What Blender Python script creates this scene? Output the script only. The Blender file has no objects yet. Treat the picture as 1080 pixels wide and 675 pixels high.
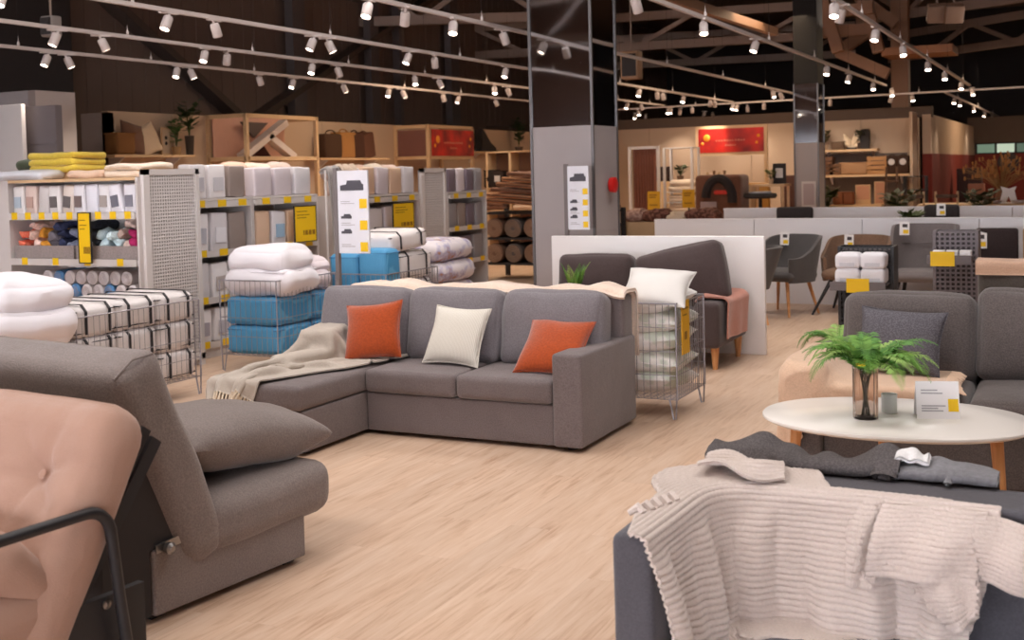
import bpy, math, random
import numpy as np
from mathutils import Vector, Matrix, noise
R = math.radians
rnd = random.Random(7)
scn = bpy.context.scene
COL = scn.collection

# ------------------------------------------------------------------ camera
FPX, PX0, PY0, CAMH = 1230.0, 540.0, 237.0, 1.55
TILT, YAW, ROLL = R(2.5), R(26.2), R(1.45)
_f = Vector((-math.sin(YAW) * math.cos(TILT), math.cos(YAW) * math.cos(TILT), -math.sin(TILT)))
_r0 = Vector((math.cos(YAW), math.sin(YAW), 0)); _u0 = _r0.cross(_f)
_r = _r0 * math.cos(ROLL) - _u0 * math.sin(ROLL); _u = _u0 * math.cos(ROLL) + _r0 * math.sin(ROLL)
EYE = Vector((0, 0, CAMH))
def ray(x, y): return _f + _r * ((x - PX0) / FPX) - _u * ((y - PY0) / FPX)
def atz(x, y, z=0.0):
    d = ray(x, y); return EYE + d * ((z - CAMH) / d.z)
def aty(x, y, Y):
    d = ray(x, y); return EYE + d * (Y / d.y)
def atx(x, y, X):
    d = ray(x, y); return EYE + d * (X / d.x)
cd = bpy.data.cameras.new('camera'); cam = bpy.data.objects.new('camera', cd); COL.objects.link(cam)
cam.matrix_world = Matrix(((_r.x, _u.x, -_f.x, 0), (_r.y, _u.y, -_f.y, 0), (_r.z, _u.z, -_f.z, CAMH), (0, 0, 0, 1)))
cd.sensor_fit = 'HORIZONTAL'; cd.sensor_width = 36.0; cd.lens = 36.0 * FPX / 1080.0
cd.shift_y = (PY0 - 337.5) / 1080.0
cd.clip_end = 200
cd.dof.use_dof = True; cd.dof.focus_distance = 5.6; cd.dof.aperture_fstop = 4.0
scn.camera = cam

# ------------------------------------------------------------------ materials
def lin(c): return tuple(((v / 255) / 12.92 if v / 255 <= 0.04045 else ((v / 255 + 0.055) / 1.055) ** 2.4) for v in c) + (1.0,)
MC = {}
def _new(name):
    m = bpy.data.materials.new(name); m.use_nodes = True
    nt = m.node_tree; b = nt.nodes['Principled BSDF']
    return m, nt, b
def N(nt, t, **kw):
    n = nt.nodes.new(t)
    for k, v in kw.items():
        if k in n.inputs: n.inputs[k].default_value = v
        else: setattr(n, k, v)
    return n
def mat(name, rgb, rough=0.6, metal=0.0, var=0.06, scale=8.0, bump=0.0, bscale=60.0, spec=0.4, emit=0.0, trans=0.0):
    """plain surface with a little mottling"""
    if name in MC: return MC[name]
    m, nt, b = _new(name)
    b.inputs['Roughness'].default_value = rough; b.inputs['Metallic'].default_value = metal
    b.inputs['Specular IOR Level'].default_value = spec
    tc = N(nt, 'ShaderNodeTexCoord'); ns = N(nt, 'ShaderNodeTexNoise', Scale=scale, Detail=4.0)
    nt.links.new(tc.outputs['Object'], ns.inputs['Vector'])
    mx = N(nt, 'ShaderNodeMix', data_type='RGBA'); c = lin(rgb)
    mx.inputs[6].default_value = tuple(max(0, v * (1 - var)) for v in c[:3]) + (1,)
    mx.inputs[7].default_value = tuple(min(1, v * (1 + var)) for v in c[:3]) + (1,)
    nt.links.new(ns.outputs['Fac'], mx.inputs[0]); nt.links.new(mx.outputs[2], b.inputs['Base Color'])
    if bump:
        n2 = N(nt, 'ShaderNodeTexNoise', Scale=bscale, Detail=3.0); nt.links.new(tc.outputs['Object'], n2.inputs['Vector'])
        bp = N(nt, 'ShaderNodeBump', Strength=bump, Distance=0.01); nt.links.new(n2.outputs['Fac'], bp.inputs['Height'])
        nt.links.new(bp.outputs['Normal'], b.inputs['Normal'])
    if emit:
        b.inputs['Emission Color'].default_value = c; b.inputs['Emission Strength'].default_value = emit
    if trans:
        b.inputs['Transmission Weight'].default_value = trans
    MC[name] = m; return m
def fabric(name, rgb, weave=150.0, var=0.16, bump=0.45, fold=0.12, sheen=0.25):
    """woven cloth: mottled threads, fine weave bump, soft creases"""
    if name in MC: return MC[name]
    if sum(rgb) > 430: var *= .4
    m, nt, b = _new(name); c = lin(rgb)
    b.inputs['Roughness'].default_value = 0.92; b.inputs['Specular IOR Level'].default_value = 0.15
    b.inputs['Sheen Weight'].default_value = sheen; b.inputs['Sheen Roughness'].default_value = 0.5
    tc = N(nt, 'ShaderNodeTexCoord')
    n1 = N(nt, 'ShaderNodeTexNoise', Scale=weave, Detail=2.0); n2 = N(nt, 'ShaderNodeTexNoise', Scale=7.0, Detail=5.0)
    for n in (n1, n2): nt.links.new(tc.outputs['Object'], n.inputs['Vector'])
    ml = N(nt, 'ShaderNodeMath', operation='MULTIPLY_ADD'); ml.inputs[1].default_value = 0.8; nt.links.new(n1.outputs['Fac'], ml.inputs[0])
    ad = N(nt, 'ShaderNodeMath', operation='MULTIPLY'); ad.inputs[1].default_value = 0.2; nt.links.new(n2.outputs['Fac'], ad.inputs[0]); nt.links.new(ad.outputs[0], ml.inputs[2])
    cr = N(nt, 'ShaderNodeValToRGB'); nt.links.new(ml.outputs[0], cr.inputs[0])
    cr.color_ramp.elements[0].position = 0.36; cr.color_ramp.elements[1].position = 0.64
    cr.color_ramp.elements[0].color = tuple(v * (1 - var) for v in c[:3]) + (1,)
    cr.color_ramp.elements[1].color = tuple(min(1, v * (1 + var)) for v in c[:3]) + (1,)
    nt.links.new(cr.outputs[0], b.inputs['Base Color'])
    b1 = N(nt, 'ShaderNodeBump', Strength=bump, Distance=0.003); nt.links.new(n1.outputs['Fac'], b1.inputs['Height'])
    b2 = N(nt, 'ShaderNodeBump', Strength=fold, Distance=0.05); nt.links.new(n2.outputs['Fac'], b2.inputs['Height'])
    nt.links.new(b2.outputs['Normal'], b1.inputs['Normal']); nt.links.new(b1.outputs['Normal'], b.inputs['Normal'])
    MC[name] = m; return m
def pattern(name, kind, c1, c2, scale=20.0, rough=0.85, axis=0, c3=None):
    """cloth print: stripes / blotches / ribs / floral"""
    if name in MC: return MC[name]
    m, nt, b = _new(name); b.inputs['Roughness'].default_value = rough; b.inputs['Specular IOR Level'].default_value = 0.2
    tc = N(nt, 'ShaderNodeTexCoord')
    cr = N(nt, 'ShaderNodeValToRGB'); e = cr.color_ramp.elements
    e[0].color = lin(c1); e[1].color = lin(c2)
    if kind == 'stripes':
        w = N(nt, 'ShaderNodeTexWave', Scale=scale, Distortion=1.2); w.bands_direction = 'XYZ'[axis]; w.inputs['Detail Scale'].default_value = 0.6
        e[0].position = 0.35; e[1].position = 0.6; out = w.outputs['Fac']
    elif kind == 'blotch':
        w = N(nt, 'ShaderNodeTexNoise', Scale=scale, Detail=3.0); e[0].position = 0.46; e[1].position = 0.56; out = w.outputs['Fac']
        if c3:
            x = cr.color_ramp.elements.new(0.66); x.color = lin(c3)
    else:
        w = N(nt, 'ShaderNodeTexVoronoi', Scale=scale); e[0].position = 0.12; e[1].position = 0.3; out = w.outputs['Distance']
    nt.links.new(tc.outputs['Object'], w.inputs['Vector']); nt.links.new(out, cr.inputs[0])
    nt.links.new(cr.outputs[0], b.inputs['Base Color'])
    bp = N(nt, 'ShaderNodeBump', Strength=0.2, Distance=0.004); nt.links.new(out, bp.inputs['Height']); nt.links.new(bp.outputs['Normal'], b.inputs['Normal'])
    MC[name] = m; return m
def wood(name, c1, c2, axis=2, scale=3.0, rough=0.45):
    if name in MC: return MC[name]
    m, nt, b = _new(name); b.inputs['Roughness'].default_value = rough
    tc = N(nt, 'ShaderNodeTexCoord'); mp = N(nt, 'ShaderNodeMapping')
    s = [14.0 * scale] * 3; s[axis] = 1.2 * scale; mp.inputs['Scale'].default_value = s
    nt.links.new(tc.outputs['Object'], mp.inputs['Vector'])
    ns = N(nt, 'ShaderNodeTexNoise', Scale=1.0, Detail=6.0, Distortion=0.6); nt.links.new(mp.outputs[0], ns.inputs['Vector'])
    cr = N(nt, 'ShaderNodeValToRGB'); nt.links.new(ns.outputs['Fac'], cr.inputs[0])
    cr.color_ramp.elements[0].position = 0.3; cr.color_ramp.elements[1].position = 0.7
    cr.color_ramp.elements[0].color = lin(c1); cr.color_ramp.elements[1].color = lin(c2)
    nt.links.new(cr.outputs[0], b.inputs['Base Color']); MC[name] = m; return m
def floor_mat():
    m, nt, b = _new('oak_laminate'); b.inputs['Roughness'].default_value = 0.42; b.inputs['Specular IOR Level'].default_value = 0.35
    tc = N(nt, 'ShaderNodeTexCoord'); mp = N(nt, 'ShaderNodeMapping'); mp.inputs['Rotation'].default_value = (0, 0, R(90))
    nt.links.new(tc.outputs['Object'], mp.inputs['Vector'])
    br = N(nt, 'ShaderNodeTexBrick', Scale=1.0, offset=0.37); br.inputs['Brick Width'].default_value = 1.35; br.inputs['Row Height'].default_value = 0.19
    br.inputs['Mortar Size'].default_value = 0.0008; br.inputs['Mortar Smooth'].default_value = 0.3; br.inputs['Bias'].default_value = 0.0
    br.inputs['Color1'].default_value = (0, 0, 0, 1); br.inputs['Color2'].default_value = (1, 1, 1, 1); br.inputs['Mortar'].default_value = (0.5, 0.5, 0.5, 1)
    nt.links.new(mp.outputs[0], br.inputs['Vector'])
    m2 = N(nt, 'ShaderNodeMapping'); m2.inputs['Scale'].default_value = (34, 2.6, 1)
    off = N(nt, 'ShaderNodeVectorMath', operation='MULTIPLY_ADD'); nt.links.new(br.outputs['Color'], off.inputs[0])
    off.inputs[1].default_value = (7, 31, 3); nt.links.new(tc.outputs['Object'], off.inputs[2]); nt.links.new(off.outputs[0], m2.inputs['Vector'])
    ns = N(nt, 'ShaderNodeTexNoise', Scale=1.0, Detail=7.0, Distortion=0.9, Roughness=0.6); nt.links.new(m2.outputs[0], ns.inputs['Vector'])
    m3 = N(nt, 'ShaderNodeMapping'); m3.inputs['Scale'].default_value = (8, 0.9, 1); nt.links.new(off.outputs[0], m3.inputs['Vector'])
    n3 = N(nt, 'ShaderNodeTexNoise', Scale=1.0, Detail=3.0, Distortion=1.5); nt.links.new(m3.outputs[0], n3.inputs['Vector'])
    av = N(nt, 'ShaderNodeMath', operation='MULTIPLY_ADD'); nt.links.new(ns.outputs['Fac'], av.inputs[0]); av.inputs[1].default_value = 0.6
    h = N(nt, 'ShaderNodeMath', operation='MULTIPLY'); h.inputs[1].default_value = 0.4; nt.links.new(n3.outputs['Fac'], h.inputs[0]); nt.links.new(h.outputs[0], av.inputs[2])
    cr = N(nt, 'ShaderNodeValToRGB'); nt.links.new(av.outputs[0], cr.inputs[0])
    el = cr.color_ramp.elements; el[0].position = 0.30; el[0].color = lin((174, 138, 112)); el[1].position = 0.68; el[1].color = lin((217, 191, 170))
    x = el.new(0.47); x.color = lin((205, 174, 149))
    mx = N(nt, 'ShaderNodeMix', data_type='RGBA'); mx.blend_type = 'MULTIPLY'; mx.inputs[0].default_value = 1.0
    tone = N(nt, 'ShaderNodeMapRange'); nt.links.new(br.outputs['Color'], tone.inputs[0]); tone.inputs[3].default_value = 0.95; tone.inputs[4].default_value = 1.03
    nt.links.new(cr.outputs[0], mx.inputs[6]); nt.links.new(tone.outputs[0], mx.inputs[7])
    dk = N(nt, 'ShaderNodeMix', data_type='RGBA'); nt.links.new(br.outputs['Fac'], dk.inputs[0]); nt.links.new(mx.outputs[2], dk.inputs[6]); dk.inputs[7].default_value = lin((192, 160, 137))
    nt.links.new(dk.outputs[2], b.inputs['Base Color'])
    bp = N(nt, 'ShaderNodeBump', Strength=0.08, Distance=0.004); nt.links.new(ns.outputs['Fac'], bp.inputs['Height']); nt.links.new(bp.outputs['Normal'], b.inputs['Normal'])
    return m

# ------------------------------------------------------------------ mesh builder
class MB:
    def __init__(s): s.v = []; s.f = []; s.uv = None
    def add(s, vs, fs):
        o = len(s.v); s.v.extend(tuple(p) for p in vs); s.f.extend(tuple(i + o for i in f) for f in fs); return s
    def box(s, x0, x1, y0, y1, z0, z1, M=None):
        vs = [Vector((x, y, z)) for z in (z0, z1) for y in (y0, y1) for x in (x0, x1)]
        if M: vs = [M @ p for p in vs]
        return s.add(vs, [(0, 2, 3, 1), (4, 5, 7, 6), (0, 1, 5, 4), (2, 6, 7, 3), (0, 4, 6, 2), (1, 3, 7, 5)])
    def bar(s, a, b, w, h, up=(0, 0, 1)):
        a, b = Vector(a), Vector(b); d = (b - a); L = d.length; d.normalize(); up = Vector(up)
        if abs(d.dot(up)) > 0.98: up = Vector((1, 0, 0))
        sx = d.cross(up).normalized(); sy = sx.cross(d).normalized()
        vs = [a + d * (L * t) + sx * (i * w / 2) + sy * (j * h / 2) for t in (0, 1) for j in (-1, 1) for i in (-1, 1)]
        return s.add(vs, [(0, 2, 3, 1), (4, 5, 7, 6), (0, 1, 5, 4), (2, 6, 7, 3), (0, 4, 6, 2), (1, 3, 7, 5)])
    def tube(s, pts, r, n=6, closed=False, cap=True):
        pts = [Vector(p) for p in pts]; m = len(pts); rs = r if isinstance(r, (list, tuple)) else [r] * m
        vs = []; prev = None
        for i, p in enumerate(pts):
            if closed: t = pts[(i + 1) % m] - pts[i - 1]
            else: t = pts[min(i + 1, m - 1)] - pts[max(i - 1, 0)]
            t.normalize()
            if prev is None:
                a = Vector((0, 0, 1)) if abs(t.z) < 0.9 else Vector((1, 0, 0)); prev = (a - t * a.dot(t)).normalized()
            else:
                q = prev - t * prev.dot(t); prev = q.normalized() if q.length > 1e-6 else prev
            bn = t.cross(prev)
            vs += [p + (prev * math.cos(2 * math.pi * k / n + .3) + bn * math.sin(2 * math.pi * k / n + .3)) * rs[i] for k in range(n)]
        fs = []
        for i in range(m if closed else m - 1):
            j = (i + 1) % m
            fs += [(i * n + k, i * n + (k + 1) % n, j * n + (k + 1) % n, j * n + k) for k in range(n)]
        if cap and not closed: fs += [tuple(range(n))[::-1], tuple((m - 1) * n + k for k in range(n))]
        return s.add(vs, fs)
    def lathe(s, prof, n=24, c=(0, 0, 0), M=None, cap=True):
        c = Vector(c); vs = []
        for (r, z) in prof:
            vs += [c + Vector((r * math.cos(2 * math.pi * k / n), r * math.sin(2 * math.pi * k / n), z)) for k in range(n)]
        if M: vs = [M @ p for p in vs]
        fs = [(i * n + k, i * n + (k + 1) % n, (i + 1) * n + (k + 1) % n, (i + 1) * n + k) for i in range(len(prof) - 1) for k in range(n)]
        if cap: fs += [tuple(range(n))[::-1], tuple((len(prof) - 1) * n + k for k in range(n))]
        return s.add(vs, fs)
    def prism(s, poly, a, b, axis='x', M=None):
        """closed 2-D outline pulled along an axis; axis x: poly is (y, z); axis y: (x, z); axis z: (x, y)"""
        def P(p, t): return {'x': Vector((t, p[0], p[1])), 'y': Vector((p[0], t, p[1])), 'z': Vector((p[0], p[1], t))}[axis]
        n = len(poly); vs = [P(p, a) for p in poly] + [P(p, b) for p in poly]
        if M: vs = [M @ p for p in vs]
        return s.add(vs, [(i, (i + 1) % n, n + (i + 1) % n, n + i) for i in range(n)] + [tuple(range(n))[::-1], tuple(range(n, 2 * n))])
    def soft(s, sx, sy, sz, r, c=(0, 0, 0), seg=3, m=5, bulge=(0, 0, 0), amp=0.0, ns=4.0, seed=0, M=None, fn=None):
        """cushion-like box: rounded edges, swollen faces, a little slump"""
        h = Vector((sx / 2, sy / 2, sz / 2)); r = min(r, min(h) * 0.999)
        def line(L):
            a = [-L / 2 + r * (1 - math.cos(k / seg * math.pi / 2)) * 1.0 for k in range(seg)]
            inner = [(-L / 2 + r) + (L - 2 * r) * k / m for k in range(m + 1)]
            return a + inner + [-t for t in reversed(a)]
        ax = [line(sx), line(sy), line(sz)]; idx = {}; vs = []; fs = []
        def vid(p):
            k = (round(p[0], 6), round(p[1], 6), round(p[2], 6))
            if k not in idx:
                q = Vector(p); inn = Vector([max(-(h[i] - r), min(h[i] - r, q[i])) for i in range(3)]); d = q - inn
                w = inn + d.normalized() * r if d.length > 1e-9 else q
                for i in range(3):
                    if bulge[i]:
                        o = [j for j in range(3) if j != i]
                        w[i] += bulge[i] * (q[i] / h[i]) * math.cos(q[o[0]] / h[o[0]] * math.pi / 2) ** .7 * math.cos(q[o[1]] / h[o[1]] * math.pi / 2) ** .7 if max(abs(q[o[0]] / h[o[0]]), abs(q[o[1]] / h[o[1]])) < .9999 else 0
                if amp:
                    t = Vector((w.x * ns + seed * 3.1, w.y * ns + seed * 1.7, w.z * ns))
                    w += noise.noise_vector(t) * amp
                if fn: w = fn(w)
                idx[k] = len(vs); vs.append(w)
            return idx[k]
        for i in range(3):
            a, b = (i + 1) % 3, (i + 2) % 3
            for sg in (-1, 1):
                A, B = ax[a], ax[b]
                for u in range(len(A) - 1):
                    for w in range(len(B) - 1):
                        q = []
                        for (uu, ww) in ((u, w), (u + 1, w), (u + 1, w + 1), (u, w + 1)):
                            p = [0, 0, 0]; p[i] = sg * h[i]; p[a] = A[uu]; p[b] = B[ww]; q.append(vid(p))
                        fs.append(tuple(q) if sg > 0 else tuple(reversed(q)))
        c = Vector(c); vs = [p + c for p in vs]
        if M: vs = [M @ p for p in vs]
        return s.add(vs, fs)
    def pillow(s, w, h, t, n=14, amp=0.008, seed=0, M=None, pinch=0.10, pw=0.42):
        """throw pillow lying in the x-z plane, thickness along y"""
        vs = []; fs = []; id_ = {}
        for side in (1, -1):
            for i in range(n + 1):
                for j in range(n + 1):
                    u = -math.cos(math.pi * i / n); v = -math.cos(math.pi * j / n)
                    edge = i in (0, n) or j in (0, n)
                    if side < 0 and edge: id_[(side, i, j)] = id_[(1, i, j)]; continue
                    x = u * w / 2 * (1 - pinch * (1 - v * v) * abs(u) ** 3); z = v * h / 2 * (1 - pinch * (1 - u * u) * abs(v) ** 3)
                    y = side * t / 2 * ((1 - u * u) * (1 - v * v)) ** pw
                    p = Vector((x, y, z))
                    if amp: p += noise.noise_vector(Vector((x * 7 + seed * 5, side * 3.0 + seed, z * 7))) * amp
                    id_[(side, i, j)] = len(vs); vs.append(p)
            for i in range(n):
                for j in range(n):
                    q = (id_[(side, i, j)], id_[(side, i + 1, j)], id_[(side, i + 1, j + 1)], id_[(side, i, j + 1)])
                    fs.append(q if side < 0 else tuple(reversed(q)))
        if M: vs = [M @ p for p in vs]
        return s.add(vs, fs)
    def grid(s, P, thick=0.0):
        """surface from an (n, m, 3) array, given a thickness"""
        n, m = P.shape[:2]
        if thick:
            gu = np.gradient(P, axis=0); gv = np.gradient(P, axis=1); nn = np.cross(gu, gv); nn /= np.linalg.norm(nn, axis=2, keepdims=True) + 1e-9
            A = P + nn * thick / 2; B = P - nn * thick / 2
        else: A, B = P, None
        I = lambda i, j: i * m + j
        vs = [tuple(p) for p in A.reshape(-1, 3).tolist()]
        fs = [(I(i, j), I(i + 1, j), I(i + 1, j + 1), I(i, j + 1)) for i in range(n - 1) for j in range(m - 1)]
        if thick:
            o = n * m; vs += [tuple(p) for p in B.reshape(-1, 3).tolist()]
            fs += [(o + I(i, j + 1), o + I(i + 1, j + 1), o + I(i + 1, j), o + I(i, j)) for i in range(n - 1) for j in range(m - 1)]
            bd = [I(i, 0) for i in range(n)] + [I(n - 1, j) for j in range(1, m)] + [I(i, m - 1) for i in range(n - 2, -1, -1)] + [I(0, j) for j in range(m - 2, 0, -1)]
            fs += [(bd[k], o + bd[k], o + bd[(k + 1) % len(bd)], bd[(k + 1) % len(bd)])[::-1] for k in range(len(bd))]
        return s.add(vs, fs)
def rotM(loc=(0, 0, 0), rx=0, ry=0, rz=0):
    return Matrix.Translation(loc) @ Matrix.Rotation(rz, 4, 'Z') @ Matrix.Rotation(ry, 4, 'Y') @ Matrix.Rotation(rx, 4, 'X')
def obj(name, mb, m, parent=None, smooth=True, angle=40):
    me = bpy.data.meshes.new(name); me.from_pydata(mb.v, [], mb.f); me.update()
    if smooth:
        for p in me.polygons: p.use_smooth = True
        me.set_sharp_from_angle(angle=R(angle))
    me.materials.append(m)
    o = bpy.data.objects.new(name, me); COL.objects.link(o)
    if parent is not None: o.parent = parent
    return o
def tag(o, label, cat, group=None, kind=None):
    o['label'] = label; o['category'] = cat
    if group: o['group'] = group
    if kind: o['kind'] = kind
    return o
def thing(name, label, cat, loc=(0, 0, 0), rz=0.0, group=None):
    o = bpy.data.objects.new(name, None); COL.objects.link(o); o.empty_display_size = 0.1
    o.location = loc; o.rotation_euler = (0, 0, rz)
    return tag(o, label, cat, group)
def struct(name, mb, m, parent=None, smooth=False):
    o = obj(name, mb, m, parent, smooth)
    if parent is None: o['kind'] = 'structure'
    return o
def dup(root, label, loc=None, rz=None, group=None):
    """a copy of a thing with copies of its parts and their sub-parts"""
    r = root.copy(); COL.objects.link(r)
    if loc is not None: r.location = loc
    if rz is not None: r.rotation_euler = (0, 0, rz)
    r['label'] = label
    if group: r['group'] = group
    for ch in list(root.children):
        c = ch.copy(); COL.objects.link(c); c.parent = r
        for g in list(ch.children):
            d = g.copy(); COL.objects.link(d); d.parent = c
    return r
ORD = ['first', 'second', 'third', 'fourth', 'fifth', 'sixth', 'seventh', 'eighth', 'ninth', 'tenth', 'eleventh', 'twelfth', 'thirteenth', 'fourteenth', 'fifteenth', 'sixteenth']

# ------------------------------------------------------------------ cloth relaxing (position based)
def relax(P, boxes, steps=70, th=0.008, gz=0.004, stiff=0.9, bend=0.12, rest=None, pin=None, fric=0.6, seed=0):
    """let a sheet (n, m, 3) settle over boxes [(centre, half, rz)] and the floor"""
    P = P.copy(); Q = P.copy()
    rs = rest if rest is not None else P
    def L(a, b): return np.linalg.norm(rs[b] - rs[a], axis=-1)
    n, m = P.shape[:2]; S = np.s_; cons = []
    for st, k in ((1, stiff), (2, bend)):
        for par in range(2 * st):
            a0 = (par // st) * st + par % st if st == 1 else par
            for ax in (0, 1):
                size = (n, m)[ax]
                ia = np.arange(par, size - st, 2 * st)
                if len(ia) == 0: continue
                A = (ia, slice(None)) if ax == 0 else (slice(None), ia); B = (ia + st, slice(None)) if ax == 0 else (slice(None), ia + st)
                cons.append((A, B, L(A, B), k))
    for (di, dj) in ((1, 1), (1, -1)):
        for par in range(2):
            ia = np.arange(par, n - 1, 2)
            ja = slice(0, m - 1) if dj > 0 else slice(1, m); jb = slice(1, m) if dj > 0 else slice(0, m - 1)
            A = (ia, ja); B = (ia + 1, jb); cons.append((A, B, L(A, B), 0.35))
    pinned = None if pin is None else (pin, P[pin].copy())
    for it in range(steps):
        V = (P - Q) * 0.9; Q = P.copy(); P = P + V; P[..., 2] -= gz
        for _ in range(6):
            for A, B, l, k in cons:
                d = P[B] - P[A]; dist = np.linalg.norm(d, axis=-1) + 1e-9
                c = d * (0.5 * k * (dist - l) / dist)[..., None]
                P[A] = P[A] + c; P[B] = P[B] - c
            if pinned: P[pinned[0]] = pinned[1]
            for (c, h, rz) in boxes:
                cs, sn = math.cos(rz), math.sin(rz)
                D = P - np.array(c); q = np.stack([D[..., 0] * cs + D[..., 1] * sn, -D[..., 0] * sn + D[..., 1] * cs, D[..., 2]], -1)
                hh = np.array(h); cl = np.clip(q, -hh, hh); o = q - cl; od = np.linalg.norm(o, axis=-1)
                ins = od < 1e-9; near = (~ins) & (od < th)
                nq = q.copy()
                nq[near] = cl[near] + o[near] / od[near][:, None] * th
                if ins.any():
                    qi = q[ins]; pen = hh - np.abs(qi); ax = np.argmin(pen, axis=1); r_ = np.arange(len(qi))
                    sg = np.sign(qi[r_, ax]); sg[sg == 0] = 1; qi[r_, ax] = sg * (hh[ax] + th); nq[ins] = qi
                hit = ins | near
                if hit.any():
                    W = np.stack([nq[..., 0] * cs - nq[..., 1] * sn, nq[..., 0] * sn + nq[..., 1] * cs, nq[..., 2]], -1) + np.array(c)
                    P[hit] = W[hit]; Q[hit] += (P[hit] - Q[hit]) * fric
            fl = P[..., 2] < th
            P[..., 2][fl] = th
    return P
def upsample(P, ku, kv):
    """smooth finer copy of a sheet (Catmull-Rom)"""
    def up(A, k, ax):
        A = np.moveaxis(A, ax, 0); n = len(A); t = np.linspace(0, n - 1, (n - 1) * k + 1); i = np.clip(t.astype(int), 0, n - 2); u = (t - i)[:, None, None]
        p0 = A[np.clip(i - 1, 0, n - 1)]; p1 = A[i]; p2 = A[i + 1]; p3 = A[np.clip(i + 2, 0, n - 1)]
        O = 0.5 * ((2 * p1) + (-p0 + p2) * u + (2 * p0 - 5 * p1 + 4 * p2 - p3) * u ** 2 + (-p0 + 3 * p1 - 3 * p2 + p3) * u ** 3)
        return np.moveaxis(O, 0, ax)
    return up(up(P, ku, 0), kv, 1)
def normals(P):
    nn = np.cross(np.gradient(P, axis=0), np.gradient(P, axis=1)); return nn / (np.linalg.norm(nn, axis=2, keepdims=True) + 1e-9)
def path_sheet(path, nu, wvec, nv, start=(0, 0, 0), jitter=0.0, seed=0, fold=0.0, nf=5.0):
    """sheet that follows a polyline (3-D points) and is wide along wvec, with folds"""
    pts = np.array(path, float); seg = np.linalg.norm(np.diff(pts, axis=0), axis=1); s = np.concatenate([[0], np.cumsum(seg)])
    t = np.linspace(0, s[-1], nu); X = np.stack([np.interp(t, s, pts[:, k]) for k in range(3)], -1)
    w = np.array(wvec, float); v = np.linspace(0, 1, nv)
    P = X[:, None, :] + v[None, :, None] * w[None, None, :]
    r = np.random.RandomState(seed)
    nn = normals(P)
    ph = r.rand(6) * 6.28
    U, V = np.meshgrid(np.linspace(0, 1, nu), v, indexing='ij')
    F = sum(np.sin(V * 6.28 * nf * (0.6 + 0.3 * k) + ph[k] + 1.5 * np.sin(U * 2.2 + ph[k + 3])) / (1 + k) for k in range(3))
    return P + nn * (F * fold)[..., None] + r.randn(nu, nv, 3) * jitter * 0.2
# ------------------------------------------------------------------ the hall
M_dark = mat('dark_cladding', (112, 94, 86), 0.85, var=0.12, scale=1.2)
M_black = mat('black_paint', (50, 45, 45), 0.8)
M_steel = mat('roof_steel', (150, 130, 118), 0.6, var=0.15, scale=2)
M_brown = mat('brown_steel', (146, 110, 86), 0.6, var=0.15, scale=2)
M_beige = mat('beige_panel', (196, 170, 146), 0.6, var=0.04, scale=1)
M_band = mat('taupe_band', (96, 80, 70), 0.8)
M_red = mat('red_wall_paint', (120, 42, 32), 0.7, var=0.08, scale=1)
M_white = mat('white_laminate', (240, 236, 236), 0.4, var=0.02, scale=2)
M_partition = mat('white_partition', (236, 233, 236), 0.5, var=0.02, scale=2)
M_metal_w = mat('white_metal', (218, 212, 210), 0.45, var=0.03)
M_metal_b = mat('black_metal', (40, 38, 40), 0.45, var=0.05)
M_wire = mat('grey_wire', (150, 146, 152), 0.4, metal=0.4)
M_yellow = mat('yellow_card', (240, 196, 20), 0.5, var=0.03)
M_print = mat('dark_print', (70, 62, 66), 0.7)
M_grey_lam = mat('grey_shelving', (206, 199, 197), 0.5, var=0.03)
M_ply = mat('pale_ply', (214, 180, 140), 0.5, var=0.05, scale=6)

b = MB(); b.box(-17, 9, -10, 42, -0.1, 0); struct('floor', b, floor_mat())
b = MB(); b.box(-17, 9, -10, 42, 6.6, 6.7); struct('ceiling', b, M_dark)
def corrugated(x, y0, y1, z0, z1, p=0.32):
    b = MB(); y = y0; poly = []
    k = 0
    while y < y1:
        poly += [(x + (0.012 if k % 2 else 0), y), (x + (0.012 if k % 2 else 0), y + p / 2)]; y += p / 2; k += 1
    poly += [(x - 0.2, y1), (x - 0.2, y0)]
    return b.prism(poly, z0, z1, 'z')
struct('wall_left', corrugated(-14, -10, 42, 0, 6.6), M_dark)
b = MB(); b.box(-17, 9, 41.8, 42, 0, 6.6); struct('wall_far', b, M_black)
b = MB(); b.box(8.8, 9, -10, 42, 0, 6.6); struct('wall_right', b, M_dark)
b = MB(); b.box(-17, 9, -10.2, -10, 2.4, 6.6); b.box(-17, -13.0, -10.2, -10, 0, 2.4); b.box(8.0, 9, -10.2, -10, 0, 2.4)
for x in (-9, -5, -1, 3): b.box(x - .08, x + .08, -10.2, -10, 0, 2.4)
struct('wall_rear', b, M_dark)
# shelf wall along the left, in metre-wide panels
WL = -12.0
b = MB(); y = 11.95
while y < 27: b.box(WL - 0.12, WL, y, min(y + 1.24, 27), 0, 2.55); y += 1.25
struct('wall_left_panel', b, M_beige)
b = MB(); x = -12.0
while x < -3.3: b.box(x, min(x + 1.24, -3.05), 27, 27.12, 0, 2.56); x += 1.25
struct('wall_back_panel', b, M_beige)
b = MB(); b.box(-14, -3.0, 27.02, 27.3, 2.56, 2.8); struct('trim_1', b, M_band)
b = MB(); b.box(-3.2, -3.02, 27.0, 38.2, 1.76, 2.62); struct('wall_right_panel_upper', b, M_beige)
b = MB(); b.box(-3.2, -3.0, 27.0, 38.2, 0, 1.76); struct('wall_right_panel_lower', b, M_red)
b = MB(); b.box(-3.2, 4, 38.0, 38.2, 0, 1.78); struct('wall_end_lower', b, M_red)
b = MB(); b.box(-3.2, 4, 38.0, 38.2, 2.12, 2.9); struct('wall_end_upper', b, M_band)
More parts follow.
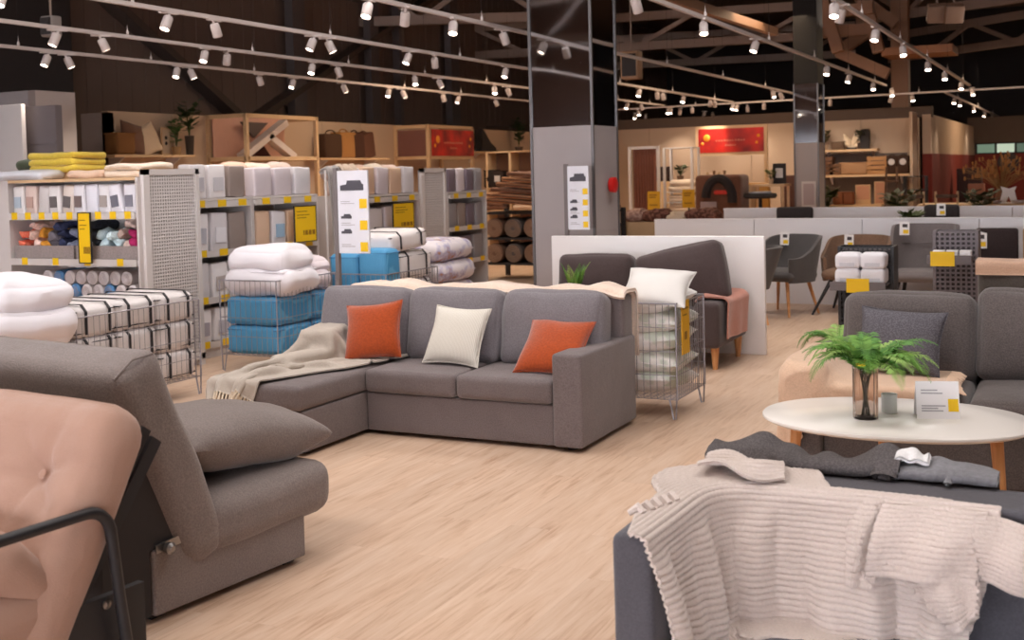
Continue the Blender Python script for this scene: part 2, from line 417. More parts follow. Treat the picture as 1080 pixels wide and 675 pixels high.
# strip window in the end wall: frame and green-tinted panes
b = MB(); b.box(-3.0, 3, 38.02, 38.14, 1.78, 1.82); b.box(-3.0, 3, 38.02, 38.14, 2.08, 2.12)
for k in range(9): b.box(-2.99 + k * .55, -2.93 + k * .55, 38.02, 38.14, 1.8, 2.1)
w1 = struct('window_1', b, M_black)
for k in range(8):
    g = mat('green_daylight_%d' % (k % 3), [(120, 150, 130), (178, 196, 176), (96, 128, 112)][k % 3], 0.3, emit=[.55, .9, .4][k % 3])
    b = MB(); b.box(-2.93 + k * .55, -2.44 + k * .55, 38.06, 38.1, 1.82, 2.08); obj('pane', b, g, w1, False)
# steel column with its capital, whose orange light is painted into the colour
ca = aty(940, 100, 27.4); cb = aty(958, 100, 27.4)
b = MB(); b.box(ca.x, cb.x, 27.4, 27.75, 0, 5.6); struct('column', b, M_brown)
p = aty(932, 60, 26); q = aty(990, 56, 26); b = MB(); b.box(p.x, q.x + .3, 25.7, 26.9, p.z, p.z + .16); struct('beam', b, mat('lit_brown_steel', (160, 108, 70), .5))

def truss(p, q, h, ext=(0, 0), mt=None, z=4.6):
    a = atz(*p, z); c = atz(*q, z); d = c - a; a = a - d * ext[0]; c = c + d * ext[1]; d = c - a; L = d.length; up = Vector((0, 0, h))
    b = MB(); b.bar(a, c, .14, .2); b.bar(a + up, c + up, .14, .2)
    n = max(2, int(L / 1.5)); n += n % 2
    for k in range(n):
        s = a + d * (k / n); e = a + d * ((k + 1) / n)
        b.bar(s if k % 2 else s + up, e + up if k % 2 else e, .1, .1)
    struct('roof_truss', b, mt or M_steel)
truss((652, 50), (790, 42), .72, (1.2, .5)); truss((701, 67), (833, 60), .8, (1.0, .5), z=4.7)
truss((1000.6, 54), (1080, 42.8), .66, (.9, .5)); truss((1017, 75), (1080, 67), .8, (.6, .6), z=4.75)
truss((931, 18), (1080, -3), .9, (.2, .3), z=5.0); truss((420, 22), (556, 18), .9, (.3, .6), z=4.9)
for yy in (6.0, .5, -5.0):
    b = MB(); b.bar((-13, yy, 4.7), (7, yy, 4.7), .14, .2); b.bar((-13, yy, 5.5), (7, yy, 5.5), .14, .2)
    for k in range(14): s = -13 + 20 * k / 14; b.bar((s, yy, 4.7 if k % 2 else 5.5), (s + 20 / 14, yy, 5.5 if k % 2 else 4.7), .1, .1)
    struct('roof_truss', b, M_steel)
def beam(pts, Y, w=.16, h=.2, m=None, name='beam'):
    b = MB(); b.bar(aty(*pts[0], Y), aty(*pts[1], Y), w, h); struct(name, b, m or M_brown)
for k, s in enumerate([((866, -6), (884.5, 55)), ((862, 15), (921, 8)), ((915, 8), (927, 55)), ((862, 34.6), (921, 30.5)), ((884, 55), (937, 78)), ((905, -4), (945.5, 26)), ((884, 55), (915, 33.6))]):
    beam(s, 25.2 + .25 * k, .22, .24)
b = MB(); b.bar(atz(690, -8, 4.0), atz(817, 33.6, 4.0), .12, .14); struct('beam', b, M_brown)
for s in (((112, 0), (246, 120)), ((455, -4), (270, 124)), ((385, 0), (240, -40))):
    b = MB(); b.bar(atx(*s[0], -13.85), atx(*s[1], -13.85), .12, .34, (1, 0, 0)); struct('beam', b, mat('brace_steel', (76, 64, 58), .7))
for px, y0, y1, w in ((394, 20, 135, .16), (421, 50, 130, .06), (312, 0, 60, .2), (478, 20, 130, .2)):
    a = atx(px, y1, -13.8); c = atx(px, y0, -13.8); b = MB(); b.box(-13.88, -13.7, a.y - w, a.y + w, 0, 6.6); struct('trim_pipe', b, mat('duct_grey', (92, 84, 84), .6))
a = atx(0, 90, -13.75); c = atx(76, 90, -13.75)
b = MB(); b.box(-13.9, -13.72, a.y - 6, c.y, 0, 6.6); struct('wall_left_pier', b, M_black)

# ------------------------------------------------------------------ lighting tracks and spotlights
TZ = 3.0
M_trk = mat('track_white', (206, 194, 190), 0.5, var=0.02)
M_lens = mat('spot_lens', (255, 240, 220), 0.3, emit=22.0)
def track(lab, a, c, n):
    t = thing('lighting_track', lab, 'ceiling track', (a[0], a[1], TZ), 0, 'white lighting tracks under the roof')
    d = Vector(c) - Vector(a)
    b = MB(); b.bar((0, 0, 0), d, .038, .034); obj('rail', b, M_trk, t, False)
    for k in range(n):
        p = d * ((k + .5) / n); b = MB(); b.lathe([(.004, .016), (.014, .02), (.014, .05), (.004, .07), (.0016, .12)], 6, (p.x, p.y, 0)); hg = obj('hanger', b, M_trk, t); b = MB(); b.tube([(p.x, p.y, .12), (p.x, p.y, 6.6 - TZ)], .0018, 4); obj('wire', b, M_black, hg)
    return t
names = ['lighting track nearest the left shelf wall', 'second lighting track out from the left shelf wall', 'third lighting track out from the left shelf wall',
         'fourth track out, the one meeting the left pillar', 'fifth track out, passing right of the left pillar', 'sixth track out, nearest the brown roof column']
TX = [-10.02, -8.5, -6.93, -5.18, -3.28, -1.95]; TE = [25.2, 25.2, 25.2, 25.2, 22.4, 23.7]
for k in range(6): track('long white ' + names[k], (TX[k], -8 if k > 1 else 2, TZ), (TX[k], TE[k], TZ), 12)
track('white cross track running along the far back wall', (-11.6, 26.05, TZ), (.6, 25.0, TZ), 5)
track('short white far track beyond the brown roof column', (-2.58, 25.6, TZ), (-2.5, 41, TZ), 3)
pr = thing('spotlight', '', 'spotlight')
b = MB(); b.box(-.018, .018, -.09, .09, -.03, -.012); obj('adapter', b, M_trk, pr, False)
T = rotM((0, 0, -.05), R(-24))
b = MB(); b.lathe([(.012, .035), (.012, .0), (.036, -.004), (.042, -.02), (.043, -.12), (.039, -.125), (.039, -.112)], 16, M=T, cap=False); hs = obj('housing', b, M_trk, pr)
b = MB(); b.lathe([(.039, -.112), (.0005, -.108)], 16, M=T, cap=False); obj('lens', b, M_lens, hs)
tracks = [
    (0, [(56.7, 1), (75.8, 0), (192, 1), (204.8, 0), (277, 0), (313.6, 1), (365, 0), (413.6, 1), (427, 0), (469.5, 0), (487, 1), (524.4, 0), (671.6, 1), (682.8, 0)]),
    (1, [(67.5, 1), (112.6, 0), (221.7, 1), (244.8, 0), (334, 1), (359.4, 0), (440.8, 1), (465.5, 0), (524.4, 1), (537.8, 0), (664, 1), (677.5, 0), (709.7, 1), (719, 0), (744.5, 1), (753, 0)]),
    (2, [(12, 1), (185, 1), (232, 0), (336, 1), (350.6, 0), (435.7, 1), (462, 0), (537, 1), (677, 1), (695, 0), (700.7, 0), (723, 1), (751, 0), (755.7, 0), (775, 1), (789.7, 0)]),
    (3, [(394.7, 1), (433, 0), (483, 1), (534, 0), (816.8, 1), (824, 0)]),
    (4, [(673.6, 0), (745, 1), (800, 1), (874, 1), (898, 1), (922, 1), (941.5, 1)]),
    (5, [(882.4, 1), (890.6, 0), (926, 1), (953.7, 1), (980, 1), (997.5, 1), (1015, 1), (1026, 1)]),
    (6, [(673, 1), (704.8, 1), (730, 0), (778, 1), (806, 0), (875.7, 0), (940.5, 0), (962, 1)]),
    (7, [(1007, 1), (1012.8, 1), (1026.6, 1), (1039, 1), (1046, 1), (1053, 1)])]
short = ['on the track nearest the left shelf wall', 'on the second track out from the left wall', 'on the third track out from the left wall',
         'on the fourth track, meeting the left pillar', 'on the fifth track, right of the left pillar', 'on the sixth track, by the roof column', 'on the cross track at the back', 'on the short far track']
first = True; lamps = []
def spot_lamp(p, tx, ty, e, ang=75, r=.05, col=(1, .9, .8)):
    l = bpy.data.lights.new('lamp', 'SPOT'); l.energy = e; l.spot_size = R(ang); l.spot_blend = .7; l.shadow_soft_size = r; l.color = col
    o = bpy.data.objects.new('lamp', l); COL.objects.link(o); o.location = p
    o.rotation_euler = (Vector((tx, ty, 0)) - Vector(p)).to_track_quat('-Z', 'Y').to_euler(); return o
for ti, lst in tracks:
    # extra column of heads is labelled from the camera end of its track
    for k, (px, on) in enumerate(lst):
        if ti < 6: p = atx(px, 200, TX[ti]); x, y = TX[ti], p.y
        elif ti == 6:
            d = ray(px, 110); s = 25.6 / d.y; x = d.x * s; y = 26.05 - (x + 11.6) / 12.2 * 1.05; x = d.x * (y / d.y)
        else: p = atx(px, 110, -2.55); x, y = -2.55, min(p.y, 40.5)
        rz = (rnd.uniform(-.7, .7) if on else rnd.uniform(2.0, 4.2))
        lab = 'small white spotlight, %s from the front %s' % (ORD[k], short[ti])
        if ti == 6: lab = 'small white spotlight, %s from the left %s' % (ORD[k], short[ti])
        if first: o = pr; o.location = (x, y, TZ); o.rotation_euler = (0, 0, rz); o['label'] = lab; o['group'] = 'white track spotlights'; first = False
        else: o = dup(pr, lab, (x, y, TZ), rz, 'white track spotlights')
        tx = x - math.sin(-rz) * 1.2 + (-1.6 if ti == 0 else 0); ty = y - math.cos(rz) * 1.4 + (1.2 if ti == 6 else 0)
        lamps.append(spot_lamp((x, y - .06, TZ - .2), tx, ty, 40 if ti < 6 else 40, col=(1, .86, .72) if y > 12 or ti == 0 else (1, .9, .8)))
# more heads of the same tracks over the front of the shop, above the picture
for k, x in enumerate((-6.93, -5.18, -3.28, -1.95, -.2, 1.4)):
    for y in (-2.5, -.5, 1.2, 2.8, 4.4, 6.2, 8.0):
        if k < 4 or y < 9: lamps.append(spot_lamp((x, y, TZ + (.0 if k < 4 else .1)), x + rnd.uniform(-.6, .6), y + .8 + rnd.uniform(-.5, .5), 20, 110, .3, (1, .93, .88)))
for (x, y, e, c) in ((-3.6, 1.2, 130, 0), (-4.2, 5.8, 110, 0), (-.2, 4.6, 90, 0), (-2.0, 9.8, 90, 0), (-7.4, 4.5, 80, 0), (-5.4, 10.4, 70, 0), (-9.0, 16.5, 100, 1), (-5.5, 19.5, 80, 1), (-6.5, 24.0, 70, 1), (-2.6, 22.5, 60, 1), (-1.2, 32.5, 140, 1)):  # unseen area fills, added to soften and brighten the floor and back
    l = bpy.data.lights.new('overhead_fill', 'AREA'); l.shape = 'RECTANGLE'; l.size = 2.6; l.size_y = 1.6; l.energy = e; l.color = ((1, .95, .92), (1, .74, .5))[c]
    o = bpy.data.objects.new('overhead_fill', l); COL.objects.link(o); o.location = (x, y, 5.4 if not c else 4.1)
for (x, y, z, e) in ((-3.5, 21.0, 3.9, 30), (-.6, 20.0, 3.2, 24), (-7.5, 20.0, 3.9, 26), (-9.5, 10.5, 3.7, 26), (-6.0, 14.5, 3.9, 26), (-1.5, 2.0, 4.0, 26)):   # added fill lights, turned up to brighten the trusses
    l = bpy.data.lights.new('truss_fill', 'AREA'); l.shape = 'DISK'; l.size = 1.2; l.energy = e; l.color = (1, .82, .68)
    o = bpy.data.objects.new('truss_fill', l); COL.objects.link(o); o.location = (x, y, z); o.rotation_euler = (math.pi, 0, 0)
w = bpy.data.worlds.new('world'); scn.world = w; w.use_nodes = True
bg = w.node_tree.nodes['Background']; bg.inputs[0].default_value = (.93, .93, 1, 1); bg.inputs[1].default_value = 12.0
scn.view_settings.view_transform = 'Standard'; scn.view_settings.look = 'None'; scn.view_settings.gamma = 1; scn.view_settings.use_curve_mapping = False
scn.view_settings.exposure = -0.02
try:
    scn.cycles.use_denoising = True; scn.cycles.max_bounces = 6; scn.cycles.caustics_reflective = False; scn.cycles.caustics_refractive = False; scn.cycles.sample_clamp_indirect = 4.0
except Exception: pass

# hanging boxes and floodlights under the roof
def hang_box(lab, px, py, w, h, X, m):
    p = atx(px, py, X); t = thing('hanging_speaker', lab, 'speaker', p)
    b = MB(); b.soft(w, w * .8, h, .02, m=2); obj('case', b, m, t)
    b = MB(); b.tube([(0, 0, h / 2), (0, 0, 6.6 - p.z)], .012, 5); obj('hanger', b, M_steel, t)
    b = MB(); b.box(-w * .4, w * .4, -w * .4 - .012, -w * .4 - .0, -h * .4, h * .4); obj('grille', b, M_black, t, False)
hang_box('small grey speaker box hung beside the dark left wall', 54, 28, .16, .2, -8.9, mat('speaker_grey', (140, 130, 126), .7))
hang_box('tan speaker box on a pipe right of the left pillar', 666, 69, .28, .42, -6.2, mat('speaker_tan', (150, 118, 92), .7))
for px, lab in ((988, 'left one of two small floodlights under the roof at right'), (1006, 'right one of two small floodlights under the roof at right')):
    p = aty(px, 14, 20); t = thing('floodlight', lab, 'floodlight', p)
    b = MB(); b.soft(.3, .16, .3, .03, m=2, M=rotM((0, 0, 0), .5, 0, .3)); obj('head', b, mat('flood_brown', (130, 104, 88), .5), t)
    b = MB(); b.tube([(0, .05, .1), (0, .05, 6.6 - p.z)], .02, 5); obj('bracket', b, M_steel, t)

# ------------------------------------------------------------------ mirror-clad pillars
def mirror():
    m, nt, bs = _new('mirror_sheet'); bs.inputs['Metallic'].default_value = 1; bs.inputs['Roughness'].default_value = .04; bs.inputs['Base Color'].default_value = lin((196, 198, 202))
    tc = N(nt, 'ShaderNodeTexCoord'); ns = N(nt, 'ShaderNodeTexNoise', Scale=1.4, Detail=0.0); nt.links.new(tc.outputs['Object'], ns.inputs['Vector'])
    bp = N(nt, 'ShaderNodeBump', Strength=.25, Distance=.02); nt.links.new(ns.outputs['Fac'], bp.inputs['Height']); nt.links.new(bp.outputs['Normal'], bs.inputs['Normal']); return m
M_mir = mirror(); M_clad = mat('grey_cladding', (164, 156, 156), .7, var=.05, scale=3); M_chrome = mat('chrome_trim', (112, 108, 108), .4, metal=.7)
def pillar(lab, x0, x1, y0, y1, zs, zm):
    t = thing('pillar', lab, 'pillar', ((x0 + x1) / 2, (y0 + y1) / 2, 0)); w, d = (x1 - x0) / 2, (y1 - y0) / 2
    b = MB(); b.box(-w, w, -d, d, 0, zs); b.box(-w - .003, w + .003, -d - .003, d + .003, zs * .5, zs * .5 + .004); obj('cladding', b, M_clad, t, False)
    b = MB(); b.box(-w, w, -d, d, zs, zm); obj('mirror', b, M_mir, t, False)
    if zm < 6.6: b = MB(); b.box(-w, w, -d, d, zm, 6.6); obj('upper_casing', b, mat('soot_black', (24, 22, 22), .8), t, False)
    for sx in (-1, 1):
        for sy in (-1, 1):
            b = MB(); b.box(sx * w - .012, sx * w + .012, sy * d - .012, sy * d + .012, 0, zm); obj('corner_trim', b, M_chrome, t, False)
    return t
pillar('grey pillar with mirrored top, behind the white sofa screen', -4.69, -4.07, 10.0, 10.62, 1.98, 6.6)
pillar('far slim pillar with mirrored middle and black top', -4.44, -4.04, 20.0, 20.5, 1.95, 2.95)
p = aty(853, 205, 19.95); t = thing('notice', 'pale framed notice on the far slim pillar', 'notice', p)
b = MB(); b.box(-.12, .12, 0, .03, -.22, .22); obj('frame', b, M_grey_lam, t, False); b = MB(); b.box(-.09, .09, -.006, 0, -.18, .18); obj('sheet', b, mat('pink_grey', (176, 160, 160), .6), t, False)
p = atx(644, 195, -4.05); b = MB(); b.lathe([(.07, 0), (.075, .05), (.05, .06), (.0, .062)], 14, M=rotM(p, 0, R(90), 0)); tag(obj('alarm_switch', b, mat('alarm_red', (196, 30, 26), .4)), 'red alarm button on the pillar side facing the aisle', 'alarm')
# ------------------------------------------------------------------ low white partitions
def partition(lab, x0, x1, y, z):
    t = thing('low_partition', lab, 'partition', ((x0 + x1) / 2, y, 0)); w = (x1 - x0) / 2; n = max(2, int(round((x1 - x0) / 1.2)))
    for k in range(n):
        b = MB(); b.box(-w + 2 * w * k / n + .004, -w + 2 * w * (k + 1) / n - .004, 0, .1, 0, z); obj('panel', b, M_partition, t, False)
    b = MB(); b.box(-w, w, -.005, .105, z, z + .02); obj('top_edge', b, M_partition, t, False)
partition('long low white partition behind the display chairs', aty(690, 233, 13.2).x, 1.4, 13.2, .945)
partition('second low white partition, behind the long front one', aty(763, 222, 15.4).x, 1.6, 15.4, .99)
b = MB(); b.soft(1.92, .05, .985, .008, (-3.33, 9.53, .4925), m=2)
tag(obj('sofa_screen', b, M_white), 'waist-high white panel standing behind the dark grey sofa', 'screen')
# ------------------------------------------------------------------ sofas and seats
def wpart(name, mb, m, t, smooth=True, angle=40):
    """part given in world coordinates, stored in its thing's own frame"""
    M = Matrix.Translation(t.location) @ Matrix.Rotation(t.rotation_euler.z, 4, 'Z'); I = M.inverted()
    mb.v = [tuple(I @ Vector(p)) for p in mb.v]; return obj(name, mb, m, t, smooth, angle)
def SB(x0, x1, y0, y1, z0, z1, r=.03, **kw):
    b = MB(); b.soft(x1 - x0, y1 - y0, z1 - z0, r, ((x0 + x1) / 2, (y0 + y1) / 2, (z0 + z1) / 2), **kw); return b
F_main = fabric('taupe_grey_weave', (116, 106, 106)); F_cush = fabric('grey_cushion_weave', (124, 118, 122))
F_char = fabric('charcoal_weave', (84, 79, 84), var=.14); F_fold = fabric('warm_grey_weave', (128, 117, 113))
F_dark = fabric('dark_blue_grey_weave', (84, 82, 88), var=.1); F_rs = fabric('graphite_weave', (92, 84, 82), var=.25, weave=160)
F_s2 = fabric('plum_charcoal_weave', (78, 66, 66), var=.12)
F_orange = fabric('burnt_orange_velvet', (168, 70, 24), weave=90, var=.14, sheen=.6); F_cream = pattern('cream_rib_cloth', 'stripes', (206, 200, 188), (228, 223, 214), 38, .9)
M_oak = wood('oak_leg', (196, 134, 82), (222, 164, 110)); M_foot = mat('black_plastic', (28, 26, 26), .6)
# corner sofa
X0, XC, X1 = -4.55, -3.9, -2.48
s = thing('corner_sofa', 'taupe grey corner sofa with a chaise end, in the middle of the floor', 'sofa', ((X0 + X1) / 2, 6.2, 0))
wpart('base', SB(XC, -2.665, 5.88, 6.6, .025, .255, .012, m=3), F_main, s); wpart('chaise_base', SB(X0 + .01, XC - .004, 5.25, 6.6, .025, .255, .012, m=3), F_main, s)
wpart('seat_cushion', SB(XC + .002, -3.277, 5.85, 6.5, .26, .397, .03, bulge=(0, .006, .012), amp=.003, seed=1), F_main, s)
wpart('seat_cushion', SB(-3.273, -2.667, 5.85, 6.5, .26, .397, .03, bulge=(0, .006, .012), amp=.003, seed=2), F_main, s)
wpart('chaise_cushion', SB(X0, XC - .002, 5.22, 6.5, .26, .397, .03, bulge=(.004, .006, .012), amp=.003, seed=3), F_main, s)
wpart('armrest', SB(-2.66, X1, 5.85, 6.72, .025, .548, .022, m=4, amp=.002), F_main, s)
wpart('back_frame', SB(X0 + .005, -2.5, 6.56, 6.74, .025, .80, .03, m=3), F_main, s)
for k, (a, c) in enumerate(((-4.545, -3.885), (-3.875, -3.215), (-3.205, -2.545))):
    b = MB(); b.soft(c - a, .19, .46, .06, m=7, bulge=(.012, .045, .01), amp=.012, ns=5, seed=10 + k, M=rotM(((a + c) / 2, 6.4, .605), R(-13))); wpart('back_cushion', b, F_cush, s)
for (x, y) in ((-4.45, 5.35), (-4.45, 6.6), (-3.98, 5.35), (-2.58, 5.95), (-2.58, 6.62)):
    b = MB(); b.lathe([(.03, 0), (.032, .03)], 12, (x, y, 0)); wpart('foot', b, M_foot, s)
def throw_pillow(lab, px, py, Y, w, h, t, lean, yaw, roll, m, seed, cat='pillow', name='throw_pillow', piping=None, z=None, group=None):
    p = aty(px, py, Y)
    if z is not None: p.z = z
    T = thing(name, lab, cat, p, 0, group)
    M = rotM((0, 0, 0), 0, 0, yaw) @ Matrix.Rotation(-lean, 4, 'X') @ Matrix.Rotation(roll, 4, 'Y')
    b = MB(); b.pillow(w, h, t, 16, .008, seed, M); obj('cover', b, m, T)
    pts = []
    for i in range(64):
        a = i / 64 * 4; k = int(a); u = -1 + 2 * (a - k); c = [(u, -1), (1, u), (-u, 1), (-1, -u)][k]
        x = c[0] * w / 2 * (1 - .10 * (1 - c[1] ** 2) * abs(c[0]) ** 3); zz = c[1] * h / 2 * (1 - .10 * (1 - c[0] ** 2) * abs(c[1]) ** 3); pts.append(M @ Vector((x, 0, zz)))
    b = MB(); b.tube(pts, .005, 5, closed=True); obj('seam', b, piping or m, T); return T
CP = 'cushions on the corner sofa'
throw_pillow('burnt orange velvet cushion beside the beige throw on the chaise', 394, 349, 6.14, .38, .37, .15, R(24), R(8), R(-7), F_orange, 1, group=CP)
throw_pillow('cream ribbed cushion between the two orange ones', 482, 354, 6.17, .37, .38, .14, R(30), R(4), R(3), F_cream, 2, group=CP)
throw_pillow('burnt orange velvet cushion leaning by the sofa arm', 585, 366, 6.14, .40, .40, .15, R(48), R(2), R(1), F_orange, 3, group=CP)
def blanket(name, lab, P, m, th=.006, up=(2, 2), fringe=None, fm=None, fl=.07, rib=None, extra=None, cat='blanket', group=None, fuzz=0):
    """finished throw from a settled sheet; optional knitted ribs and a fringe along chosen edges"""
    Q = upsample(P, *up)
    if rib is not None: Q = rib(Q)
    t = thing(name, lab, cat, (float(P[..., 0].mean()), float(P[..., 1].mean()), 0), 0, group)
    b = MB(); b.grid(Q, th)
    if extra is not None:
        for E_ in extra: b.grid(E_, th)
    wpart('cloth', b, m, t, True, 180)
    if fringe:
        r = random.Random(5)
        for e in fringe:
            b = MB()
            A, B2 = {'u0': (P[0], P[1]), 'u1': (P[-1], P[-2]), 'v0': (P[:, 0], P[:, 1]), 'v1': (P[:, -1], P[:, -2])}[e]
            n = len(A)
            for k in np.linspace(0, n - 1.001, int(n * 1.5)):
                i = int(k); f = k - i; a = A[i] * (1 - f) + A[min(i + 1, n - 1)] * f; c = B2[i] * (1 - f) + B2[min(i + 1, n - 1)] * f
                d = a - c; d = d / (np.linalg.norm(d) + 1e-9); a = Vector(a); d = Vector(d)
                sw = Vector((r.uniform(-.3, .3), r.uniform(-.3, .3), -.35)); q = a + d * fl * .5 + sw * .01; q2 = a + (d + sw).normalized() * fl
                q2.z = max(q2.z, .006)
                b.tube([a - d * .004, q, q2], [.0062, .0058, .004], 5)
            wpart('fringe', b, fm or m, t)
    return t
# beige throw heaped on the chaise
nu, nv = 46, 34
U, V = np.meshgrid(np.linspace(0, 1, nu), np.linspace(0, 1, nv), indexing='ij')
Xs = -4.60 + V * (.34 + .42 * U); Ys = 5.15 + .10 * V + U * (1.2 - .10 * V)
Zs = .46 + .22 * np.exp(-((Xs + 4.38) / .17) ** 2 - ((Ys - 6.12) / .26) ** 2) + .030 * np.sin(V * 24 + 2 * U + 1) * (1 - .5 * U) + .022 * np.sin(V * 41 - 4 * U) + .015 * np.sin(U * 19 + 5 * V)
P = np.stack([Xs, Ys, Zs], -1)
rest = np.stack([V * .92, U * 1.34, 0 * U], -1)
sofa_b = [((-4.225, 5.86, .2), (.325, .64, .205), 0), ((-3.29, 6.18, .2), (.62, .33, .205), 0)]
pile = [((-4.36, 6.12, .45), (.10, .18, .14), .3), ((-4.3, 5.8, .42), (.05, .2, .06), -.2)]
P = relax(P, sofa_b + pile + [((-3.5, 6.47, .6), (1.05, .12, .3), 0)], 34, .014, .003, rest=rest)
F_throw = fabric('oatmeal_wool', (184, 173, 162), weave=180, fold=.25); F_fringe = fabric('cream_wool', (222, 206, 184), weave=120)
blanket('throw_blanket', 'oatmeal throw with cream fringe heaped on the chaise end', P, F_throw, .007, fringe=('u0', 'u1'), fm=F_fringe, fl=.12)
# cream blanket laid along the top of the back
P = path_sheet([(-4.45, 6.77, .42), (-4.45, 6.77, .80), (-4.45, 6.73, .835), (-4.45, 6.57, .84), (-4.45, 6.53, .80)], 16, (1.97, 0, 0), 60, seed=2, fold=.006, nf=9)
P[..., 2] += .012 * np.sin(P[..., 0] * 9 + 1) + .006 * np.sin(P[..., 0] * 23)
blanket('throw_blanket', 'pinkish cream blanket laid along the top of the corner sofa back', P, fabric('pinkish_cream_fleece', (232, 208, 190), weave=90, sheen=.5), .02, (2, 1))

# folding sofa at left
RZ = R(-7); s = thing('folding_sofa', 'warm grey fold-down sofa with raised back, behind the beige futon chair', 'sofa', (-2.92, 3.0, 0), RZ)
b = MB(); b.soft(1.86, .76, .235, .01, (-.95, .43, .1425), m=3); obj('base_box', b, F_fold, s)
b = MB(); b.soft(1.9, .7, .215, .075, m=8, bulge=(.01, .0, .02), amp=.01, ns=3.5, seed=4, M=rotM((-.95, .63, .275), R(1))); obj('seat_mattress', b, F_fold, s)
Mb = rotM((-.95, .14, .575), R(22)); b = MB(); b.soft(1.9, .225, .80, .06, m=9, bulge=(.01, .02, 0), amp=.012, ns=3.5, seed=5, M=Mb); bk = obj('back_mattress', b, F_fold, s)
b = MB(); b.tube([Mb @ Vector((.925, -.09, .372)), Mb @ Vector((.93, 0, .398)), Mb @ Vector((.925, .09, .372))], .004, 5); obj('seam', b, F_fold, bk)
b = MB(); b.soft(1.89, .26, .21, .095, m=6, bulge=(.01, 0, 0), amp=.01, ns=4, seed=8, M=rotM((-.95, .285, .245), R(20))); obj('hinge_roll', b, F_fold, s)
b = MB(); b.prism([(-.16, .03), (.04, .03), (.04, .26), (.17, .27), (-.05, .80), (-.15, .62)], -1.88, -.03, 'x'); obj('rear_shade_fill', b, M_black, s, False)  # black slab added for the shaded hollow behind the raised back
b = MB(); b.lathe([(.02, 0), (.022, .02), (.01, .03)], 10, M=rotM((-.005, .1, .262), 0, R(90), 0)); b.bar((-.02, .06, .262), (-.02, .2, .275), .008, .03); obj('hinge', b, mat('zinc', (150, 146, 144), .35, metal=.9), s)
for x in (-.1, -1.8):
    for y in (.1, .76): b = MB(); b.box(x - .03, x + .03, y - .03, y + .03, 0, .03); obj('foot', b, M_foot, s, False)
t = thing('loose_cushion', 'plump grey cushion lying on the fold-down sofa seat', 'cushion', (-2.86, 3.62, .485), RZ)
b = MB(); b.pillow(.62, .76, .27, 20, .014, 8, rotM((-.36, .04, .03), R(84), 0, 0), .03, .36); obj('cover', b, F_fold, t)
b = MB(); b.tube([rotM((-.36, .04, .03), R(84)) @ Vector((x_ * .30, 0, z_ * .36)) for x_, z_ in ((-.98, -.9), (0, -.93), (.98, -.98), (.93, 0), (.98, .98), (0, .93), (-.98, .98), (-.93, 0))], .004, 5, True); obj('seam', b, F_fold, t)

# beige futon chair, nearest left
F_beige = fabric('rosy_beige_cotton', (174, 139, 122), weave=320, var=.07, fold=.2)
c = thing('futon_chair', 'rosy beige tufted futon chair on a black metal frame, front left', 'chair', (-2.42, 2.36, 0), R(-5))
but = [(x, z) for z in (-.12, .17) for x in (-.24, -.66, -1.08)]
def tuft(w):
    if w.y < -.02:
        for (x, z) in but:
            dx, dz = w.x - x - .72, w.z - z; d2 = dx * dx + dz * dz; a = math.atan2(dz, dx)
            w.y += .045 * math.exp(-d2 / .0022) + .035 * math.exp(-d2 / .03) + .020 * (d2 / (d2 + .002)) * math.exp(-d2 / .022) * (.5 + .5 * math.cos(a * 6 + x * 7 + 9 * d2)) ** 3
    e = abs(w.x) > .62
    w.y += .006 * math.sin(w.z * 52 + w.x * 14 + 2 * math.sin(w.z * 11)) * max(0, (abs(w.x) - .5) / .2) ** 1.5 * (1 if w.y < 0 else 0)
    return w
Mm = rotM((-.72, -.075, .56), R(-30)); b = MB(); b.soft(1.42, .20, .80, .09, m=72, bulge=(0, .03, .012), amp=.006, ns=4, seed=3, M=Mm, fn=tuft); mt = obj('back_mattress', b, F_beige, c, angle=80)
for (x, z) in but:
    b = MB(); b.lathe([(.0, .0), (.012, .001), (.014, .006), (.008, .01)], 10, M=Mm @ rotM((x + .72, -.045, z), R(90))); obj('tuft_button', b, F_beige, mt)
b = MB(); b.soft(1.42, .98, .17, .08, m=10, bulge=(0, .01, .03), amp=.016, ns=5, seed=6, M=rotM((-.74, -.58, .43), R(-4))); obj('seat_mattress', b, F_beige, c)
b = MB(); b.soft(1.24, .30, .15, .07, m=8, bulge=(0, .02, .02), amp=.02, ns=6, seed=9, M=rotM((-.66, -.22, .515), R(-40))); obj('mattress_fold', b, F_beige, c)
for sx in (0, -1.48):
    arc = [(sx, -1.12, 0), (sx, -1.12, .58)] + [(sx, -1.06 - .06 * math.cos(a), .60 + .06 * math.sin(a)) for a in np.linspace(.2, 1.57, 5)] + [(sx, -.08 + .08 * math.sin(a), .58 + .08 * math.cos(a)) for a in np.linspace(0, 1.57, 8)] + [(sx, .02, .4), (sx, .075, 0)]
    b = MB(); b.tube(arc, .0165, 10); obj('armrest', b, M_metal_b, c)
    xx = sx + (-.05 if sx == 0 else .05)
    b = MB(); b.box(xx - .012, xx + .012, -1.1, .14, .06, .40); obj('side_panel', b, M_metal_b, c, False)
    b = MB(); b.bar((xx, -.17, .36), (xx, .17, .84), .03, .035); b.bar((xx - .0, -.12, .36), (xx, .21, .80), .02, .04); obj('back_support', b, M_metal_b, c, False)
b = MB(); b.box(-1.4, -.06, -.34, -.30, .3, .36); b.box(-1.4, -.06, -1.05, -1.0, .3, .36); b.bar((-.73, -.06, .40), (-.73, .19, .80), 1.3, .02, (0, -.7, .7)); obj('slat_frame', b, M_black, c, False)
for y in (-.9, .0): b = MB(); b.lathe([(.01, 0), (.014, .008), (.0, .012)], 8, M=rotM((-.036, y, .38), 0, R(90))); obj('bolt', b, mat('zinc', (150, 146, 144)), c)

